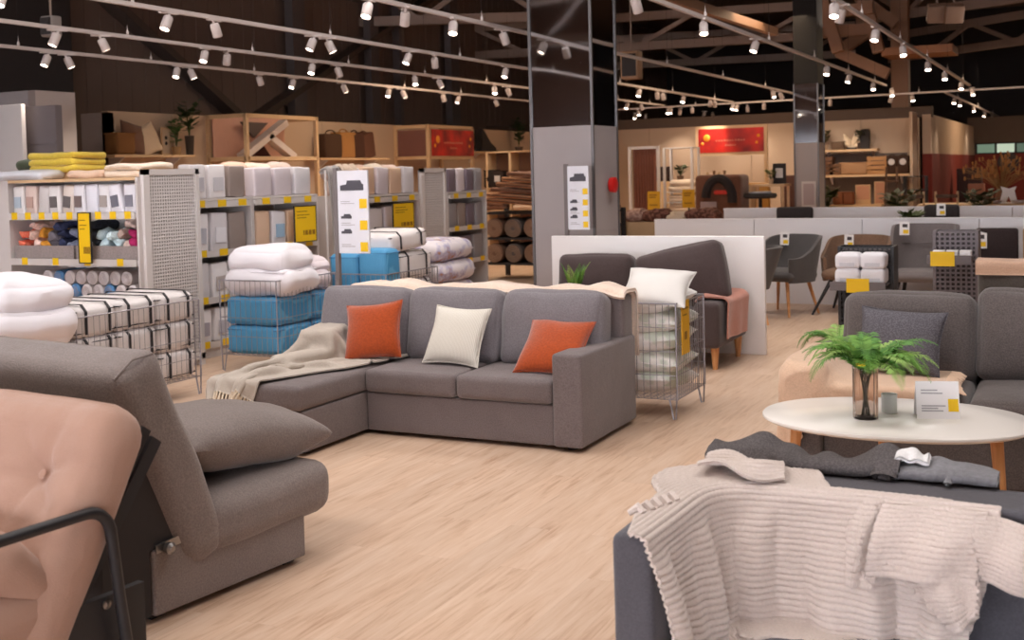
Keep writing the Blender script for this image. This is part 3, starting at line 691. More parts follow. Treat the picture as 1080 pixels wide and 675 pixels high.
# dark sofa front right: seat faces the camera, back towards the coffee table
FX0, FX1 = -1.115, 1.15
s = thing('loveseat', 'dark blue-grey boxy sofa with a chunky knit throw, front right', 'sofa', (0, 3.2, 0))
wpart('backrest', SB(FX0 + .12, FX1 - .19, 3.37, 3.62, .04, .605, .03, m=6, amp=.003), F_dark, s)
wpart('armrest', SB(FX0, FX0 + .115, 2.80, 3.62, .04, .605, .025, m=5, amp=.003), F_dark, s); wpart('armrest', SB(FX1 - .185, FX1, 2.80, 3.62, .04, .605, .025, m=5, amp=.003), F_dark, s)
wpart('seat_cushion', SB(FX0 + .12, .015, 2.84, 3.365, .12, .235, .04, bulge=(0, .01, .012), amp=.004), F_dark, s); wpart('seat_cushion', SB(.02, FX1 - .19, 2.84, 3.365, .12, .235, .04, bulge=(0, .01, .012), amp=.004, seed=3), F_dark, s)
wpart('base', SB(FX0 + .12, FX1 - .19, 2.86, 3.36, .04, .118, .01, m=2), F_dark, s)
for x in (FX0 + .08, FX1 - .08):
    for y in (2.88, 3.54): b = MB(); b.box(x - .03, x + .03, y - .03, y + .03, 0, .045); wpart('foot', b, M_foot, s, False)
fs_b = [((0, 3.495, .3), (1.0, .125, .305), 0), ((FX0 + .0925, 3.21, .3), (.0925, .41, .305), 0), ((0, 3.1, .12), (1.0, .26, .125), 0)]
# chunky knit throw
nu, nv = 64, 46
U, V = np.meshgrid(np.linspace(0, 1, nu), np.linspace(0, 1, nv), indexing='ij')
Lt = 1.22
def along_(path, sdist):
    pts = np.array(path, float); sg = np.concatenate([[0], np.cumsum(np.linalg.norm(np.diff(pts, axis=0), axis=1))])
    sdist = np.clip(sdist, 0, None); last = pts[-1] - pts[-2]; last /= np.linalg.norm(last)
    y = np.interp(sdist, sg, pts[:, 0]); z = np.interp(sdist, sg, pts[:, 1]); ov = np.clip(sdist - sg[-1], 0, None)
    return y + last[0] * ov, z + last[1] * ov
# plan line where the throw turns down: along the inside of the arm, round the corner, along the back
cp = np.array([(-1.005, 2.775), (-.992, 3.02), (-.985, 3.20), (-.965, 3.28), (-.90, 3.325), (-.70, 3.34), (-.45, 3.345), (-.22, 3.345)])
cs_ = np.concatenate([[0], np.cumsum(np.linalg.norm(np.diff(cp, axis=0), axis=1))]); tv = np.linspace(0, cs_[-1], nv)
C2 = np.stack([np.interp(tv, cs_, cp[:, k]) for k in (0, 1)], -1)
for _ in range(4): C2[1:-1] = .25 * C2[:-2] + .5 * C2[1:-1] + .25 * C2[2:]
T2 = np.gradient(C2, axis=0); T2 /= np.linalg.norm(T2, axis=1, keepdims=True); N2 = np.stack([T2[:, 1], -T2[:, 0]], -1)
vv = np.linspace(0, 1, nv); rr = .035
fl = np.interp(vv, [0, .12, .30, .40, .58, .62, .66, 1], [.05, .10, .12, .26, .27, .22, .05, .02])[None, :]
Lt = .46 + .30; Sd = np.clip(U * Lt - (.27 - fl), -0.001, None)
Lf = np.clip(Sd, 0, fl - rr); arc = np.clip((Sd - (fl - rr)) / (rr * 1.57), 0, 1) * 1.57; dn = np.clip(Sd - (fl - rr) - rr * 1.57, 0, None)
out = -(fl) + Lf + rr * np.sin(arc) + dn * .06 + .015 * np.sin(np.clip(dn * 6, 0, 3)); Z_ = .618 - rr * (1 - np.cos(arc)) - np.clip(dn, 0, .345) * .99
grow = np.clip(dn / .28, 0, 1)
lay = np.clip(dn - .345, 0, None); dn = np.clip(dn, 0, .345); out = out + lay * .95
fo = (.024 * np.sin(V * 27 + 2.2 * dn + .6) + .013 * np.sin(V * 52 - 3 * dn)) * (.2 + .8 * grow) * np.clip(dn / .06, 0, 1) + .018 * grow
out = out + np.abs(fo) + fo * .5
slip = -.05 * dn * (1 - V) * 2 - .25 * dn * np.clip((V - .75) / .25, 0, 1) + .02 * np.sin(dn * 6 + V * 7)
P = np.stack([C2[None, :, 0] + N2[None, :, 0] * out + T2[None, :, 0] * slip, C2[None, :, 1] + N2[None, :, 1] * out + T2[None, :, 1] * slip, Z_ + .008 * np.sin(V * 11 + 4 * Sd) * np.clip(dn * 5, 0, 1)], -1)

def knit(pu=44, pv=54, a=.012):
    def fn(Q):
        n = normals(Q); n_, m_ = Q.shape[:2]; u = np.linspace(0, 1, n_)[:, None]; v = np.linspace(0, 1, m_)[None, :]
        r = np.abs(np.sin(np.pi * pu * u)) ** .7; k = .72 + .28 * np.abs(np.sin(np.pi * pv * 2 * v + (np.floor(pu * u) % 2) * 1.57))
        return Q + n * (a * (r * k - .6))[..., None] * (1 if n[n_ // 2, m_ // 2, 1] < 0 else -1)
    return fn
def flap(p00, p10, p01, p11, bow, n=(24, 24), rip=.012, seed=0):
    a = np.linspace(0, 1, n[0])[:, None, None]; c = np.linspace(0, 1, n[1])[None, :, None]; q = [np.array(x, float) for x in (p00, p10, p01, p11)]
    P_ = (1 - a) * (1 - c) * q[0] + a * (1 - c) * q[1] + (1 - a) * c * q[2] + a * c * q[3]
    P_ += np.array(bow) * (np.sin(np.pi * a) * .9 + .25 * np.sin(np.pi * c)) + np.array([0, -rip, 0]) * np.sin(c * 9 + a * 3 + seed); return P_
ex = [flap((-.40, 3.355, .600), (-.44, 3.255, .42), (-.13, 3.355, .605), (-.15, 3.24, .435), (0, -.035, .02)),
      flap((-.17, 3.355, .60), (-.14, 3.25, .45), (.02, 3.35, .575), (.05, 3.26, .40), (0, -.05, .01), seed=1),
      flap((-.38, 3.27, .47), (-.20, 3.22, .30), (-.14, 3.27, .47), (-.145, 3.22, .37), (0, -.012, 0), seed=2),
      flap((-.50, 3.36, .595), (-.49, 3.28, .38), (-.36, 3.36, .61), (-.42, 3.27, .38), (0, -.02, .02), seed=3)]
ex.append(flap((-.96, 3.60, .632), (-.94, 3.36, .655), (-.74, 3.60, .632), (-.68, 3.36, .645), (0, -.01, .014), rip=.004))
ex[-1][..., 2] += .014 * np.sin(np.linspace(0, 8, 24))[:, None] * np.sin(np.linspace(.5, 6, 24))[None, :]; ex[-1][..., 1] += .02 * np.sin(np.linspace(0, 7, 24))[None, :]
ex = [knit(14, 9, .009)(upsample(e + np.array([-.11, -.005, 0]), 5, 3)) for e in ex]
F_knit = fabric('blush_chenille_knit', (208, 194, 186), weave=120, var=.1, sheen=.3)
kt = blanket('throw_blanket', 'chunky ribbed blush knit throw draped over the dark front sofa', P, F_knit, .008, (7, 4), rib=knit(), extra=ex)
b = MB(); r_ = random.Random(3)
for k in range(5):
    q = Vector((-1.075 + .012 * k, 2.95 + .035 * k, .622)); b.tube([q, q + Vector((-.02, .012, .012)), q + Vector((-.045, .0 + .01 * k, -.004))], [.012, .014, .008], 6)
wpart('tassel', b, F_knit, kt)
# blankets bunched over the far side of that sofa back
def bunched(lab, x0, x1, m, seed, rise, amp, th, nf=4, drop=.3, prof=None):
    P = path_sheet([(x0, 3.55, .616), (x0, 3.60, .625 + rise), (x0, 3.68, .615 + rise), (x0, 3.72, .54), (x0, 3.735, .58 - drop)], 26, (x1 - x0, 0, 0), 70, seed=seed, fold=0)
    v = np.linspace(0, 1, 70)[None, :]; u = np.linspace(0, 1, 26)[:, None]; r = np.random.RandomState(seed); ph = r.rand(5) * 6.28
    h = sum(np.sin(v * 6.28 * nf * (.5 + .45 * k) + ph[k] + 2.2 * np.sin(3 * u + ph[4 - k])) / (1 + .7 * k) for k in range(4))
    w = np.exp(-((u - .38) / .22) ** 2)
    P[..., 2] += amp * (h + 1.2) * w + (0 if prof is None else prof(v) * np.exp(-((u - .4) / .25) ** 2)); P[..., 1] += amp * .8 * h * (.4 + u * .6) + .02 * np.sin(v * 17 + 4 * u) * u
    P[..., 2] = np.where((P[..., 1] < 3.63) & (P[..., 2] < .618), .618, P[..., 2]); lowY = P[..., 2] < .62
    P[..., 1] = np.where(lowY, np.maximum(P[..., 1], 3.66), P[..., 1])
    return blanket('throw_blanket', lab, P, m, th, (2, 2))
F_fur = pattern('dark_fur', 'blotch', (80, 75, 75), (98, 92, 92), 200, .95); F_grey = fabric('slate_fleece', (112, 110, 114), weave=80, sheen=.4)
bunched('dark grey fur blanket bunched behind the knit throw', -1.09, -.50, F_fur, 4, .015, .017, .024, 3.4, .34, lambda v: .055 * np.exp(-((v - .2) / .16) ** 2) + .03 * np.exp(-((v - .93) / .12) ** 2))
bunched('smooth slate grey blanket crumpled on the dark front sofa back', -.53, -.23, F_grey, 8, .005, .008, .014, 2, .3, lambda v: .05 * np.exp(-((v - .55) / .28) ** 2))
bunched('small grey blanket corner at the right picture edge on the dark sofa', -.15, .3, F_grey, 9, .02, .01, .014, 2, .3)
P = path_sheet([(-.52, 3.61, .655), (-.52, 3.66, .672), (-.52, 3.70, .62)], 8, (.10, 0, 0), 14, seed=3, fold=.006, nf=2)
P[..., 2] += .012 * np.sin(np.linspace(0, 3.1, 14))[None, :]
blanket('throw_blanket', 'folded white cloth peeking out beside the fur blanket', P, fabric('white_cotton', (224, 222, 222), weave=200), .012)

# graphite sofa on the right
s = thing('two_seat_sofa', 'graphite weave sofa behind the oval white table', 'sofa', (-.5, 6.2, 0))
wpart('armrest', SB(-1.34, -1.165, 5.72, 6.75, .03, .56, .025, m=5, amp=.003), F_rs, s); wpart('armrest', SB(.165, .34, 5.72, 6.75, .03, .56, .025, m=5, amp=.003), F_rs, s)
wpart('base', SB(-1.16, .16, 5.77, 6.6, .03, .28, .012, m=3), F_rs, s); wpart('back_frame', SB(-1.16, .16, 6.55, 6.74, .03, .72, .03, m=3), F_rs, s)
for k, (a, e) in enumerate(((-1.16, -.503), (-.497, .16))):
    wpart('seat_cushion', SB(a, e, 5.74, 6.5, .285, .445, .05, bulge=(.0, .012, .025), amp=.006, seed=k), F_rs, s)
    b = MB(); b.soft(e - a, .2, .47, .06, m=7, bulge=(.012, .05, .012), amp=.014, ns=5, seed=20 + k, M=rotM(((a + e) / 2, 6.40, .635 + .02 * k), R(-13), R(2 * k))); wpart('back_cushion', b, F_rs, s)
for (x, y) in ((-1.28, 5.8), (.28, 5.8), (-1.28, 6.66), (.28, 6.66)): b = MB(); b.box(x - .03, x + .03, y - .03, y + .03, 0, .035); wpart('foot', b, M_foot, s, False)
F_fur2 = pattern('blue_grey_fur', 'blotch', (84, 81, 86), (104, 100, 106), 150, .95)
throw_pillow('fluffy blue-grey fur cushion on the graphite sofa', 949, 359, 6.13, .43, .33, .17, R(24), R(-6), R(3), F_fur2, 7)
nu, nv = 44, 46
U, V = np.meshgrid(np.linspace(0, 1, nu), np.linspace(0, 1, nv), indexing='ij')
Xs = -1.52 + .92 * V; Ys = 6.42 - U * (.78 - .14 * V)
Zs = .62 + .035 * np.sin(V * 13 + 4 * U) + .035 * np.sin(U * 14 + 5 * V) - .1 * np.clip((V - .45) * 3, 0, 1)
rest = np.stack([V * 1.14, -U * (.88 - .14 * V), 0 * U], -1)
rs_b = [((-1.2525, 6.235, .28), (.0875, .515, .285), 0), ((-.5, 6.12, .23), (.66, .385, .235), 0), ((-.5, 6.5, .5), (.62, .14, .3), 0)]
P = relax(np.stack([Xs, Ys, Zs], -1), rs_b, 85, .024, .004, rest=rest, fric=.5)
blanket('throw_blanket', 'peach beige fringed throw over the arm of the graphite sofa', P, fabric('peach_wool', (216, 184, 158), weave=160, fold=.4), .008, fringe=('v1',), fm=fabric('pale_peach_fringe', (232, 202, 176)), fl=.07)

# sofa behind, in front of the white screen
s = thing('dark_sofa', 'dark plum-grey sofa with oak legs in front of the white screen', 'sofa', (-3.4, 9.1, 0))
wpart('armrest', SB(-2.8, -2.6, 8.62, 9.46, .17, .525, .04, m=4), F_s2, s); wpart('armrest', SB(-4.22, -4.02, 8.62, 9.46, .17, .525, .04, m=4), F_s2, s)
wpart('base', SB(-4.02, -2.8, 8.66, 9.44, .17, .32, .02, m=3), F_s2, s); wpart('back_frame', SB(-4.02, -2.8, 9.26, 9.48, .17, .72, .05, m=4), F_s2, s)
for k, (a, e) in enumerate(((-4.01, -3.415), (-3.41, -2.805))): wpart('seat_cushion', SB(a, e, 8.62, 9.2, .325, .44, .04, bulge=(0, .01, .02)), F_s2, s)
b = MB(); b.soft(.66, .2, .46, .06, m=6, bulge=(.01, .05, .01), amp=.012, seed=31, M=rotM((-3.80, 9.14, .62), R(-12))); wpart('back_cushion', b, F_s2, s)
b = MB(); b.soft(.74, .2, .50, .06, m=6, bulge=(.01, .05, .01), amp=.012, seed=32, M=rotM((-3.03, 9.10, .665), R(-12), R(-13))); wpart('back_cushion', b, F_s2, s)
for (x, y) in ((-2.66, 8.72), (-4.16, 8.72), (-2.66, 9.38), (-4.16, 9.38)):
    b = MB(); b.lathe([(.02, 0), (.034, .17)], 12, (x, y, 0)); wpart('leg', b, M_oak, s)
P = path_sheet([(-2.84, 8.80, .50), (-2.80, 8.80, .545), (-2.60, 8.80, .545), (-2.57, 8.80, .52), (-2.565, 8.80, .24)], 24, (0, .60, 0), 24, seed=5, fold=.016, nf=2)
P[..., 1] -= np.linspace(0, .10, 24)[:, None]; P[..., 0] += .01
blanket('throw_blanket', 'dusty pink throw over the arm of the plum-grey sofa', P, fabric('dusty_pink_wool', (186, 128, 112), weave=160), .012)

s.location.x += .09; COL.objects[-1].parent.location.x += .09
# oval coffee table
TC = Vector((-.715, 5.02, 0)); TZP = .50
t = thing('coffee_table', 'oval white coffee table on splayed oak legs', 'table', TC)
n = 72; b = MB(); prof = [(.965, -.022), (1.0, -.012), (1.0, -.004), (.992, 0)]
vs = [Vector((.545 * k * abs(math.cos(a)) ** .92 * (1 if math.cos(a) > 0 else -1), .40 * k * abs(math.sin(a)) ** .96 * (1 if math.sin(a) > 0 else -1), TZP + z)) for k, z in prof for a in [2 * math.pi * i / n for i in range(n)]]
b.add(vs, [(i * n + k, i * n + (k + 1) % n, (i + 1) * n + (k + 1) % n, (i + 1) * n + k) for i in range(3) for k in range(n)] + [tuple(range(n))[::-1], tuple(range(3 * n, 4 * n))]); obj('tabletop', b, mat('white_lacquer', (236, 230, 224), .25, var=.01), t, True, 50)
for a_, e_ in (((-.40, -.02), (-.44, -.03)), ((.405, -.20), (.445, -.28)), ((-.09, .28), (-.10, .34))):
    b = MB(); b.tube([(a_[0], a_[1], TZP - .022), (e_[0], e_[1], .0)], [.025, .014], 14); obj('leg', b, M_oak, t)
# ferns
M_fern = [mat('fern_green_%d' % k, c_, .6, var=.2, scale=30) for k, c_ in enumerate(((112, 160, 66), (84, 136, 56), (150, 186, 96)))]
def frond(b, base, d, L, droop, wd, seed):
    r = random.Random(seed); pts = []; p = Vector(base); d = Vector(d).normalized(); n = 22
    for i in range(n + 1):
        pts.append(p.copy()); d = (d + Vector((0, 0, -droop * (i / n) * .22)) + Vector((r.uniform(-.03, .03), r.uniform(-.03, .03), 0))).normalized(); p = p + d * (L / n)
    b.tube(pts, [.0028 * (1 - .7 * i / n) for i in range(n + 1)], 4)
    for i in range(3, n + 1):
        t_ = (pts[i] - pts[i - 1]).normalized(); sd = t_.cross(Vector((0, 0, 1)));
        if sd.length < .1: sd = Vector((1, 0, 0))
        sd.normalize(); up_ = sd.cross(t_); k = math.sin(math.pi * min(1, (i - 2) / (n - 1)) ** .7) * wd + .006
        for sg in (-1, 1):
            for h in (0, .5):
                q = pts[i - 1].lerp(pts[i], h); a = (sd * sg + t_ * .55 + up_ * r.uniform(-.15, .2)).normalized(); w_ = t_ * k * .085
                m1 = q + a * k * .5 + up_ * .003; e_ = q + a * k - Vector((0, 0, k * .12))
                b.add([q, m1 - w_, e_, m1 + w_], [(0, 1, 2, 3)])
def fern(parent, base, n, L, wd, up, seed, droop=1.0, bias=(0, 0)):
    r = random.Random(seed)
    for k in range(3):
        b = MB()
        for i in range(k, n, 3):
            a = 2 * math.pi * i / n * 2.4 + r.uniform(-.3, .3); e = up + r.uniform(-.25, .35)
            frond(b, base, (math.cos(a) + bias[0], math.sin(a) + bias[1], e), L * r.uniform(.7, 1.1), droop * r.uniform(.7, 1.3), wd, seed * 50 + i)
        obj('fronds', b, M_fern[k], parent, True, 60)
vp = atz(913, 441, TZP)
M_glass = mat('smoky_glass', (240, 228, 220), .08, var=.02, trans=.95, spec=.6)
t = thing('glass_vase', 'ribbed smoky glass vase holding the fern, on the oval table', 'vase', vp)
prof = [(.046, .0), (.048, .004), (.049, .21), (.0445, .21), (.043, .012), (.0, .01)]; b = MB(); n = 40
vs = [Vector((r_ * (1 + .06 * math.cos(10 * a)) * math.cos(a), r_ * (1 + .06 * math.cos(10 * a)) * math.sin(a), z)) for r_, z in prof for a in [2 * math.pi * i / n for i in range(n)]]
b.add(vs, [(i * n + k, i * n + (k + 1) % n, (i + 1) * n + (k + 1) % n, (i + 1) * n + k) for i in range(len(prof) - 1) for k in range(n)] + [tuple(range(n))[::-1]]); M_glass.node_tree.nodes['Principled BSDF'].inputs['IOR'].default_value = 1.1; obj('body', b, M_glass, t)
t = thing('fern_bouquet', 'green fern fronds with a yellow tag standing in the glass vase', 'plant', vp + Vector((0, 0, .012)))
b = MB()
for k in range(9): a = k * .7; b.tube([(.016 * math.cos(a), .016 * math.sin(a), .002), (.010 * math.cos(a + 2), .01 * math.sin(a + 2), .12), (.028 * math.cos(a + 3), .028 * math.sin(a + 3), .2)], .003, 5)
obj('stems', b, mat('fern_stem', (156, 150, 100), .6), t)
fern(t, (0, 0, .17), 38, .33, .060, 1.1, 3, .95, (.16, .0))
b = MB(); b.add([Vector((-.028, -.058, .215)), Vector((.012, -.07, .215)), Vector((.02, -.055, .262)), Vector((-.012, -.045, .27))], [(0, 1, 2, 3)]); obj('tag', b, M_yellow, t, False)
p = atz(938, 435, TZP); t = thing('candle_glass', 'small frosted glass tumbler next to the vase', 'candle', p)
b = MB(); b.lathe([(.03, 0), (.032, .004), (.033, .08), (.03, .08), (.029, .008)], 24); obj('glass', b, mat('frosted_glass', (240, 241, 240), .3, trans=.1), t)
b = MB(); b.lathe([(.028, .01), (.028, .055)], 20); obj('wax', b, mat('wax', (238, 232, 222), .5), t)
p = atz(990, 442, TZP); t = thing('price_card', 'white folded price card with a yellow square, on the oval table', 'price card', p, R(16))
b = MB(); b.bar((0, 0, .001), (0, .035, .155), .17, .003, (1, 0, 0)); b.v = [(v[0], v[1], v[2]) for v in b.v]; 
b = MB(); A = [Vector((-.085, 0, 0)), Vector((.085, 0, 0)), Vector((.085, .035, .15)), Vector((-.085, .035, .15)), Vector((-.085, .09, 0)), Vector((.085, .09, 0))]; e_ = Vector((0, .003, 0))
b.add(A[:4] + [v + e_ for v in A[:4]], [(0, 1, 2, 3), (7, 6, 5, 4), (0, 4, 5, 1), (1, 5, 6, 2), (2, 6, 7, 3), (3, 7, 4, 0)]); b.add([A[3], A[2], A[5], A[4]], [(0, 1, 2, 3)]); obj('card', b, M_white, t, False)
def on_card(x0, x1, z0, z1, m, nm):
    b = MB(); f_ = lambda x, z: Vector((x, z * .035 / .15 - .0015, z)); b.add([f_(x0, z0), f_(x1, z0), f_(x1, z1), f_(x0, z1)], [(0, 1, 2, 3)]); obj(nm, b, m, t, False)
on_card(.04, .08, .03, .08, M_yellow, 'price_square')
M_faint = mat('faint_print', (176, 172, 176), .7)
b = MB()
for z, x1 in ((.112, .0), (.10, .02), (.05, .03), (.04, .0), (.03, .02)): b.add([Vector((-.065, z * .2333 - .0015, z)), Vector((x1, z * .2333 - .0015, z)), Vector((x1, (z + .005) * .2333 - .0015, z + .005)), Vector((-.065, (z + .005) * .2333 - .0015, z + .005))], [(0, 1, 2, 3)])
obj('print', b, M_faint, t, False)
def potted(lab, px, py, Y, z, n, L, wd, up, seed, stand=True, bias=(0, 0), droop=1.1):
    p = aty(px, py, Y); t = thing('potted_fern', lab, 'plant', (p.x, Y, 0))
    b = MB(); b.lathe([(.07, z - .16), (.095, z - .01), (.085, z), (.075, z - .012)], 20); obj('pot', b, mat('pot_clay', (150, 130, 118), .8), t)
    if stand:
        b = MB(); b.lathe([(.11, z - .175), (.11, z - .16)], 20); obj('stand_top', b, M_metal_b, t)
        for k in range(3): b = MB(); b.tube([(.09 * math.cos(k * 2.09), .09 * math.sin(k * 2.09), z - .175), (.13 * math.cos(k * 2.09), .13 * math.sin(k * 2.09), 0)], .008, 6); obj('leg', b, M_metal_b, t)
    fern(t, (0, 0, z - .01), n, L, wd, up, seed, droop, bias)
potted('fern on a stand behind the left arm of the graphite sofa', 884, 352, 7.05, .50, 15, .34, .06, .75, 5, bias=(-.25, -.1))
potted('small upright fern between the corner sofa and the screen', 606, 303, 8.1, .62, 11, .27, .04, 2.6, 6, droop=.25)
# ------------------------------------------------------------------ shelving bays with bedding
def price_rail(y0, y1, z, parent, x=-6.9, n=3, m=None, face='x'):
    b = MB()
    if face == 'x': b.box(x, x + .012, y0 + .01, y1 - .01, z - .045, z + .01)
    else: b.box(y0 + .01, y1 - .01, x - .012, x, z - .045, z + .01)
    rl = wpart('price_rail', b, m or M_grey_lam, parent, False)
    for k in range(n):
        c = y0 + (y1 - y0) * (k + .5) / n; b = MB(); w = .055
        if face == 'x': b.box(x + .012, x + .015, c - w, c + w, z - .04, z + .02)
        else: b.box(c - w * .6, c + w * .6, x - .015, x - .012, z - .042, z + .018)
        M = Matrix.Translation(parent.location).inverted(); b.v = [tuple(M @ Vector(p)) for p in b.v]
        o = obj('price_tag', b, M_yellow, rl, False)
def bay(lab, y0, y1, zs, top=1.64, ntag=3, x=-6.9, d=.52):
    t = thing('shelf_bay', lab, 'shelving', (x - d / 2, (y0 + y1) / 2, 0))
    b = MB(); b.box(x - d - .02, x - d, y0, y1, .02, top); wpart('back_panel', b, M_grey_lam, t, False)
    for y in (y0, y1): b = MB(); b.box(x - d, x - .005, y - .012, y + .012, 0, top); wpart('upright', b, M_grey_lam, t, False)
    for z in zs:
        b = MB(); b.box(x - d, x, y0 + .013, y1 - .013, z - .03, z); wpart('shelf', b, M_grey_lam, t, False); price_rail(y0 + .01, y1 - .01, z, t, x, ntag)
    b = MB(); b.box(x - d, x, y0 + .013, y1 - .013, top - .02, top); wpart('top_board', b, M_grey_lam, t, False)
    b = MB(); b.box(x - d, x - .01, y0 + .013, y1 - .013, 0, .1); wpart('plinth', b, M_grey_lam, t, False)
    return t
PK = {}
def pk(rgb):
    k = 'pack_%d_%d_%d' % rgb; return mat(k, rgb, .45, var=.06, scale=9, bump=.15, bscale=14)
def pack(lab, y, z, w, h, rgb, lean=0, x=-6.93, d=.12, lab_rgb=None, group=None, face='x', name='bedding_pack'):
    """clear bag with folded bedding and a printed insert; face gives the side that shows"""
    rz = R(90) if face == 'x' else 0
    t = thing(name, lab, 'bedding pack', (x - d / 2, y, z) if face == 'x' else (y, x + d / 2, z), rz, group)
    b = MB(); b.soft(w, d, h, .014, (0, 0, h / 2), m=4, bulge=(.002, .012, .003), amp=.007, ns=9, seed=int(y * 37 + z * 11) % 50, M=rotM((0, 0, 0), 0, lean, 0)); obj('bag', b, pk(rgb), t)
    if lab_rgb:
        M = rotM((0, 0, 0), 0, lean, 0); b = MB(); b.box(-w * .30, w * .30, -d / 2 - .018, -d / 2 - .009, h * .22, h * .62, M); obj('insert', b, pk(lab_rgb), t, False)
    return t
BN = ['nearest bay', 'second bay', 'third bay', 'farthest bay']
def pack_row(bi, shelf, y0, y1, z, h, cols, ins=None, lean=.0, colname='white'):
    n = len(cols); w = (y1 - y0) / n
    for k, c in enumerate(cols):
        nm, rgb = c
        pack('%s bedding pack, %s from the left, %s of the %s shelves' % (nm, ORD[k], shelf, BN[bi]), y0 + w * (k + .5), z + .002, w * .84, h * rnd.uniform(.93, 1.0), rgb, R(rnd.uniform(-3, 3)) + lean, lab_rgb=(ins[k] if ins else None), group='packs on the ' + BN[bi])
Wt, Lg, Tp, Ln, Tn, Gr, Pl = ('white', (240, 236, 238)), ('pale grey', (218, 214, 218)), ('taupe', (150, 136, 130)), ('lilac grey', (214, 204, 210)), ('tan', (216, 184, 158)), ('grey', (150, 146, 150)), ('dusky purple', (118, 106, 118))
bay('nearest grey shelf bay with white bedding packs beside the mesh end', 7.74, 8.60, (.13, .52, .93, 1.365), 1.40)
pack_row(0, 'top', 7.78, 8.56, 1.40, .30, [Wt, Wt, Tp], [(196, 194, 202), (210, 208, 214), None])
pack_row(0, 'second', 7.78, 8.56, .93, .34, [Wt, Lg, Tp], [(190, 190, 200), (232, 230, 236), None])
pack_row(0, 'third', 7.78, 8.56, .52, .32, [Lg, Wt, Wt], [None, (190, 180, 178), (160, 162, 176)])
pack_row(0, 'bottom', 7.78, 8.56, .13, .3, [Wt, Wt, Lg], [(178, 172, 182), (190, 186, 196), (210, 208, 214)])
bay('second grey shelf bay with tan boxes and a yellow sign', 8.62, 9.62, (.13, .52, .93, 1.365), 1.40)
pack_row(1, 'top', 8.66, 9.58, 1.40, .28, [Ln, Ln, Lg])
pack_row(1, 'second', 8.66, 9.4, .93, .33, [Tn, Lg, Tn], [None, (150, 180, 206), None])
pack_row(1, 'third', 8.66, 9.58, .52, .33, [Tn, Tn], [None, None])
bay('third grey shelf bay behind the white sofa sign', 10.15, 11.62, (.13, .52, .93, 1.32), 1.36, 4)
pack_row(2, 'top', 10.2, 11.58, 1.36, .3, [Ln, Tn, Ln, Tn, Lg])
pack_row(2, 'second', 10.2, 11.58, .93, .3, [Ln, Lg, Ln, Tn])
bay('farthest grey shelf bay with dusky packs, right of the second mesh end', 12.30, 13.30, (.13, .50, .91, 1.31), 1.35, 3)
pack_row(3, 'top', 12.34, 13.26, 1.35, .29, [Pl, Ln, Pl, Gr])
pack_row(3, 'second', 12.34, 13.26, .91, .30, [Gr, Tp, Pl, Gr])
pack_row(3, 'third', 12.34, 13.26, .50, .30, [Gr, Pl, Gr], [None, (190, 180, 180), None])
def mesh_end(lab, x, y0, y1, z1):
    t = thing('mesh_end_panel', lab, 'panel', (x, (y0 + y1) / 2, 0)); e = .045
    b = MB()
    for (a, c, d, f_) in ((y0, y0 + e * 1.5, 0, z1), (y1 - e, y1, 0, z1), (y0, y1, z1 - e, z1), (y0, y1, .05, .1)): b.box(x - .035, x, a, c, d, f_)
    wpart('frame', b, M_metal_w, t, False)
    b = MB(); n = int((y1 - y0) / .03); k = int(z1 / .03)
    for i in range(n): yy = y0 + e + (y1 - y0 - 2 * e) * i / (n - 1); b.box(x - .022, x - .016, yy - .006, yy + .006, .1, z1 - e)
    for i in range(k): zz = .1 + (z1 - e - .1) * i / (k - 1); b.box(x - .021, x - .015, y0 + e, y1 - e, zz - .006, zz + .006)
    wpart('wire_mesh', b, M_metal_w, t, False)
    b = MB(); b.box(x - .06, x - .045, y0 + .02, y1 - .02, .05, z1 - .02); wpart('liner', b, mat('liner_grey', (160, 156, 160), .7), t, False); return t
mesh_end('wire mesh end panel at the corner of the nearest shelves', -6.72, 7.04, 7.69, 1.66)
mesh_end('wire mesh end panel between the third and farthest bays', -6.9, 11.68, 12.26, 1.64)
# end unit facing the front: textiles, rolls
t = thing('end_shelf', 'pale end shelf unit of textiles and rolls at far left', 'shelving', (-7.45, 7.3, 0)); EX0, EX1 = -8.2, -6.77
b = MB(); b.box(EX0, EX1, 7.62, 7.64, 0, 1.60); wpart('back_panel', b, M_grey_lam, t, False)
b = MB(); b.box(EX0 - .16, EX0, 7.0, 7.64, 0, 1.60); wpart('upright', b, M_grey_lam, t, False); b = MB(); b.box(EX1, EX1 + .02, 7.0, 7.64, 0, 1.60); wpart('upright', b, M_grey_lam, t, False)
for z in (.12, .50, .93, 1.31):
    b = MB(); b.box(EX0, EX1, 7.0, 7.62, z - .03, z); wpart('shelf', b, M_grey_lam, t, False); price_rail(EX0, EX1, z, t, 7.0, 9 if z > 1.2 else 4, face='y')
b = MB(); b.box(EX0, EX1, 7.0, 7.62, 1.575, 1.60); wpart('top_board', b, M_ply, t, False)
for k, (nm, rgb, ir) in enumerate([('white', (224, 220, 220), (176, 190, 204)), ('pinkish', (216, 196, 188), (190, 160, 150)), ('grey', (206, 200, 200), None), ('white', (226, 222, 222), (104, 98, 98)), ('pale', (220, 208, 200), (104, 98, 98)), ('white', (228, 226, 232), (120, 106, 104)), ('white', (226, 226, 236), None), ('white', (228, 226, 230), (170, 160, 156)), ('white', (230, 228, 236), (112, 112, 124)), ('white', (226, 224, 232), (130, 128, 140))]):
    pack('%s hanging bag, %s from the left on the top of the end unit' % (nm, ORD[k]), EX0 + .09 + k * .139, 1.313, .125, .235, rgb, R(rnd.uniform(-9, 9)), 7.03, .10, ir, 'bags on the end unit', 'y', 'textile_bag')
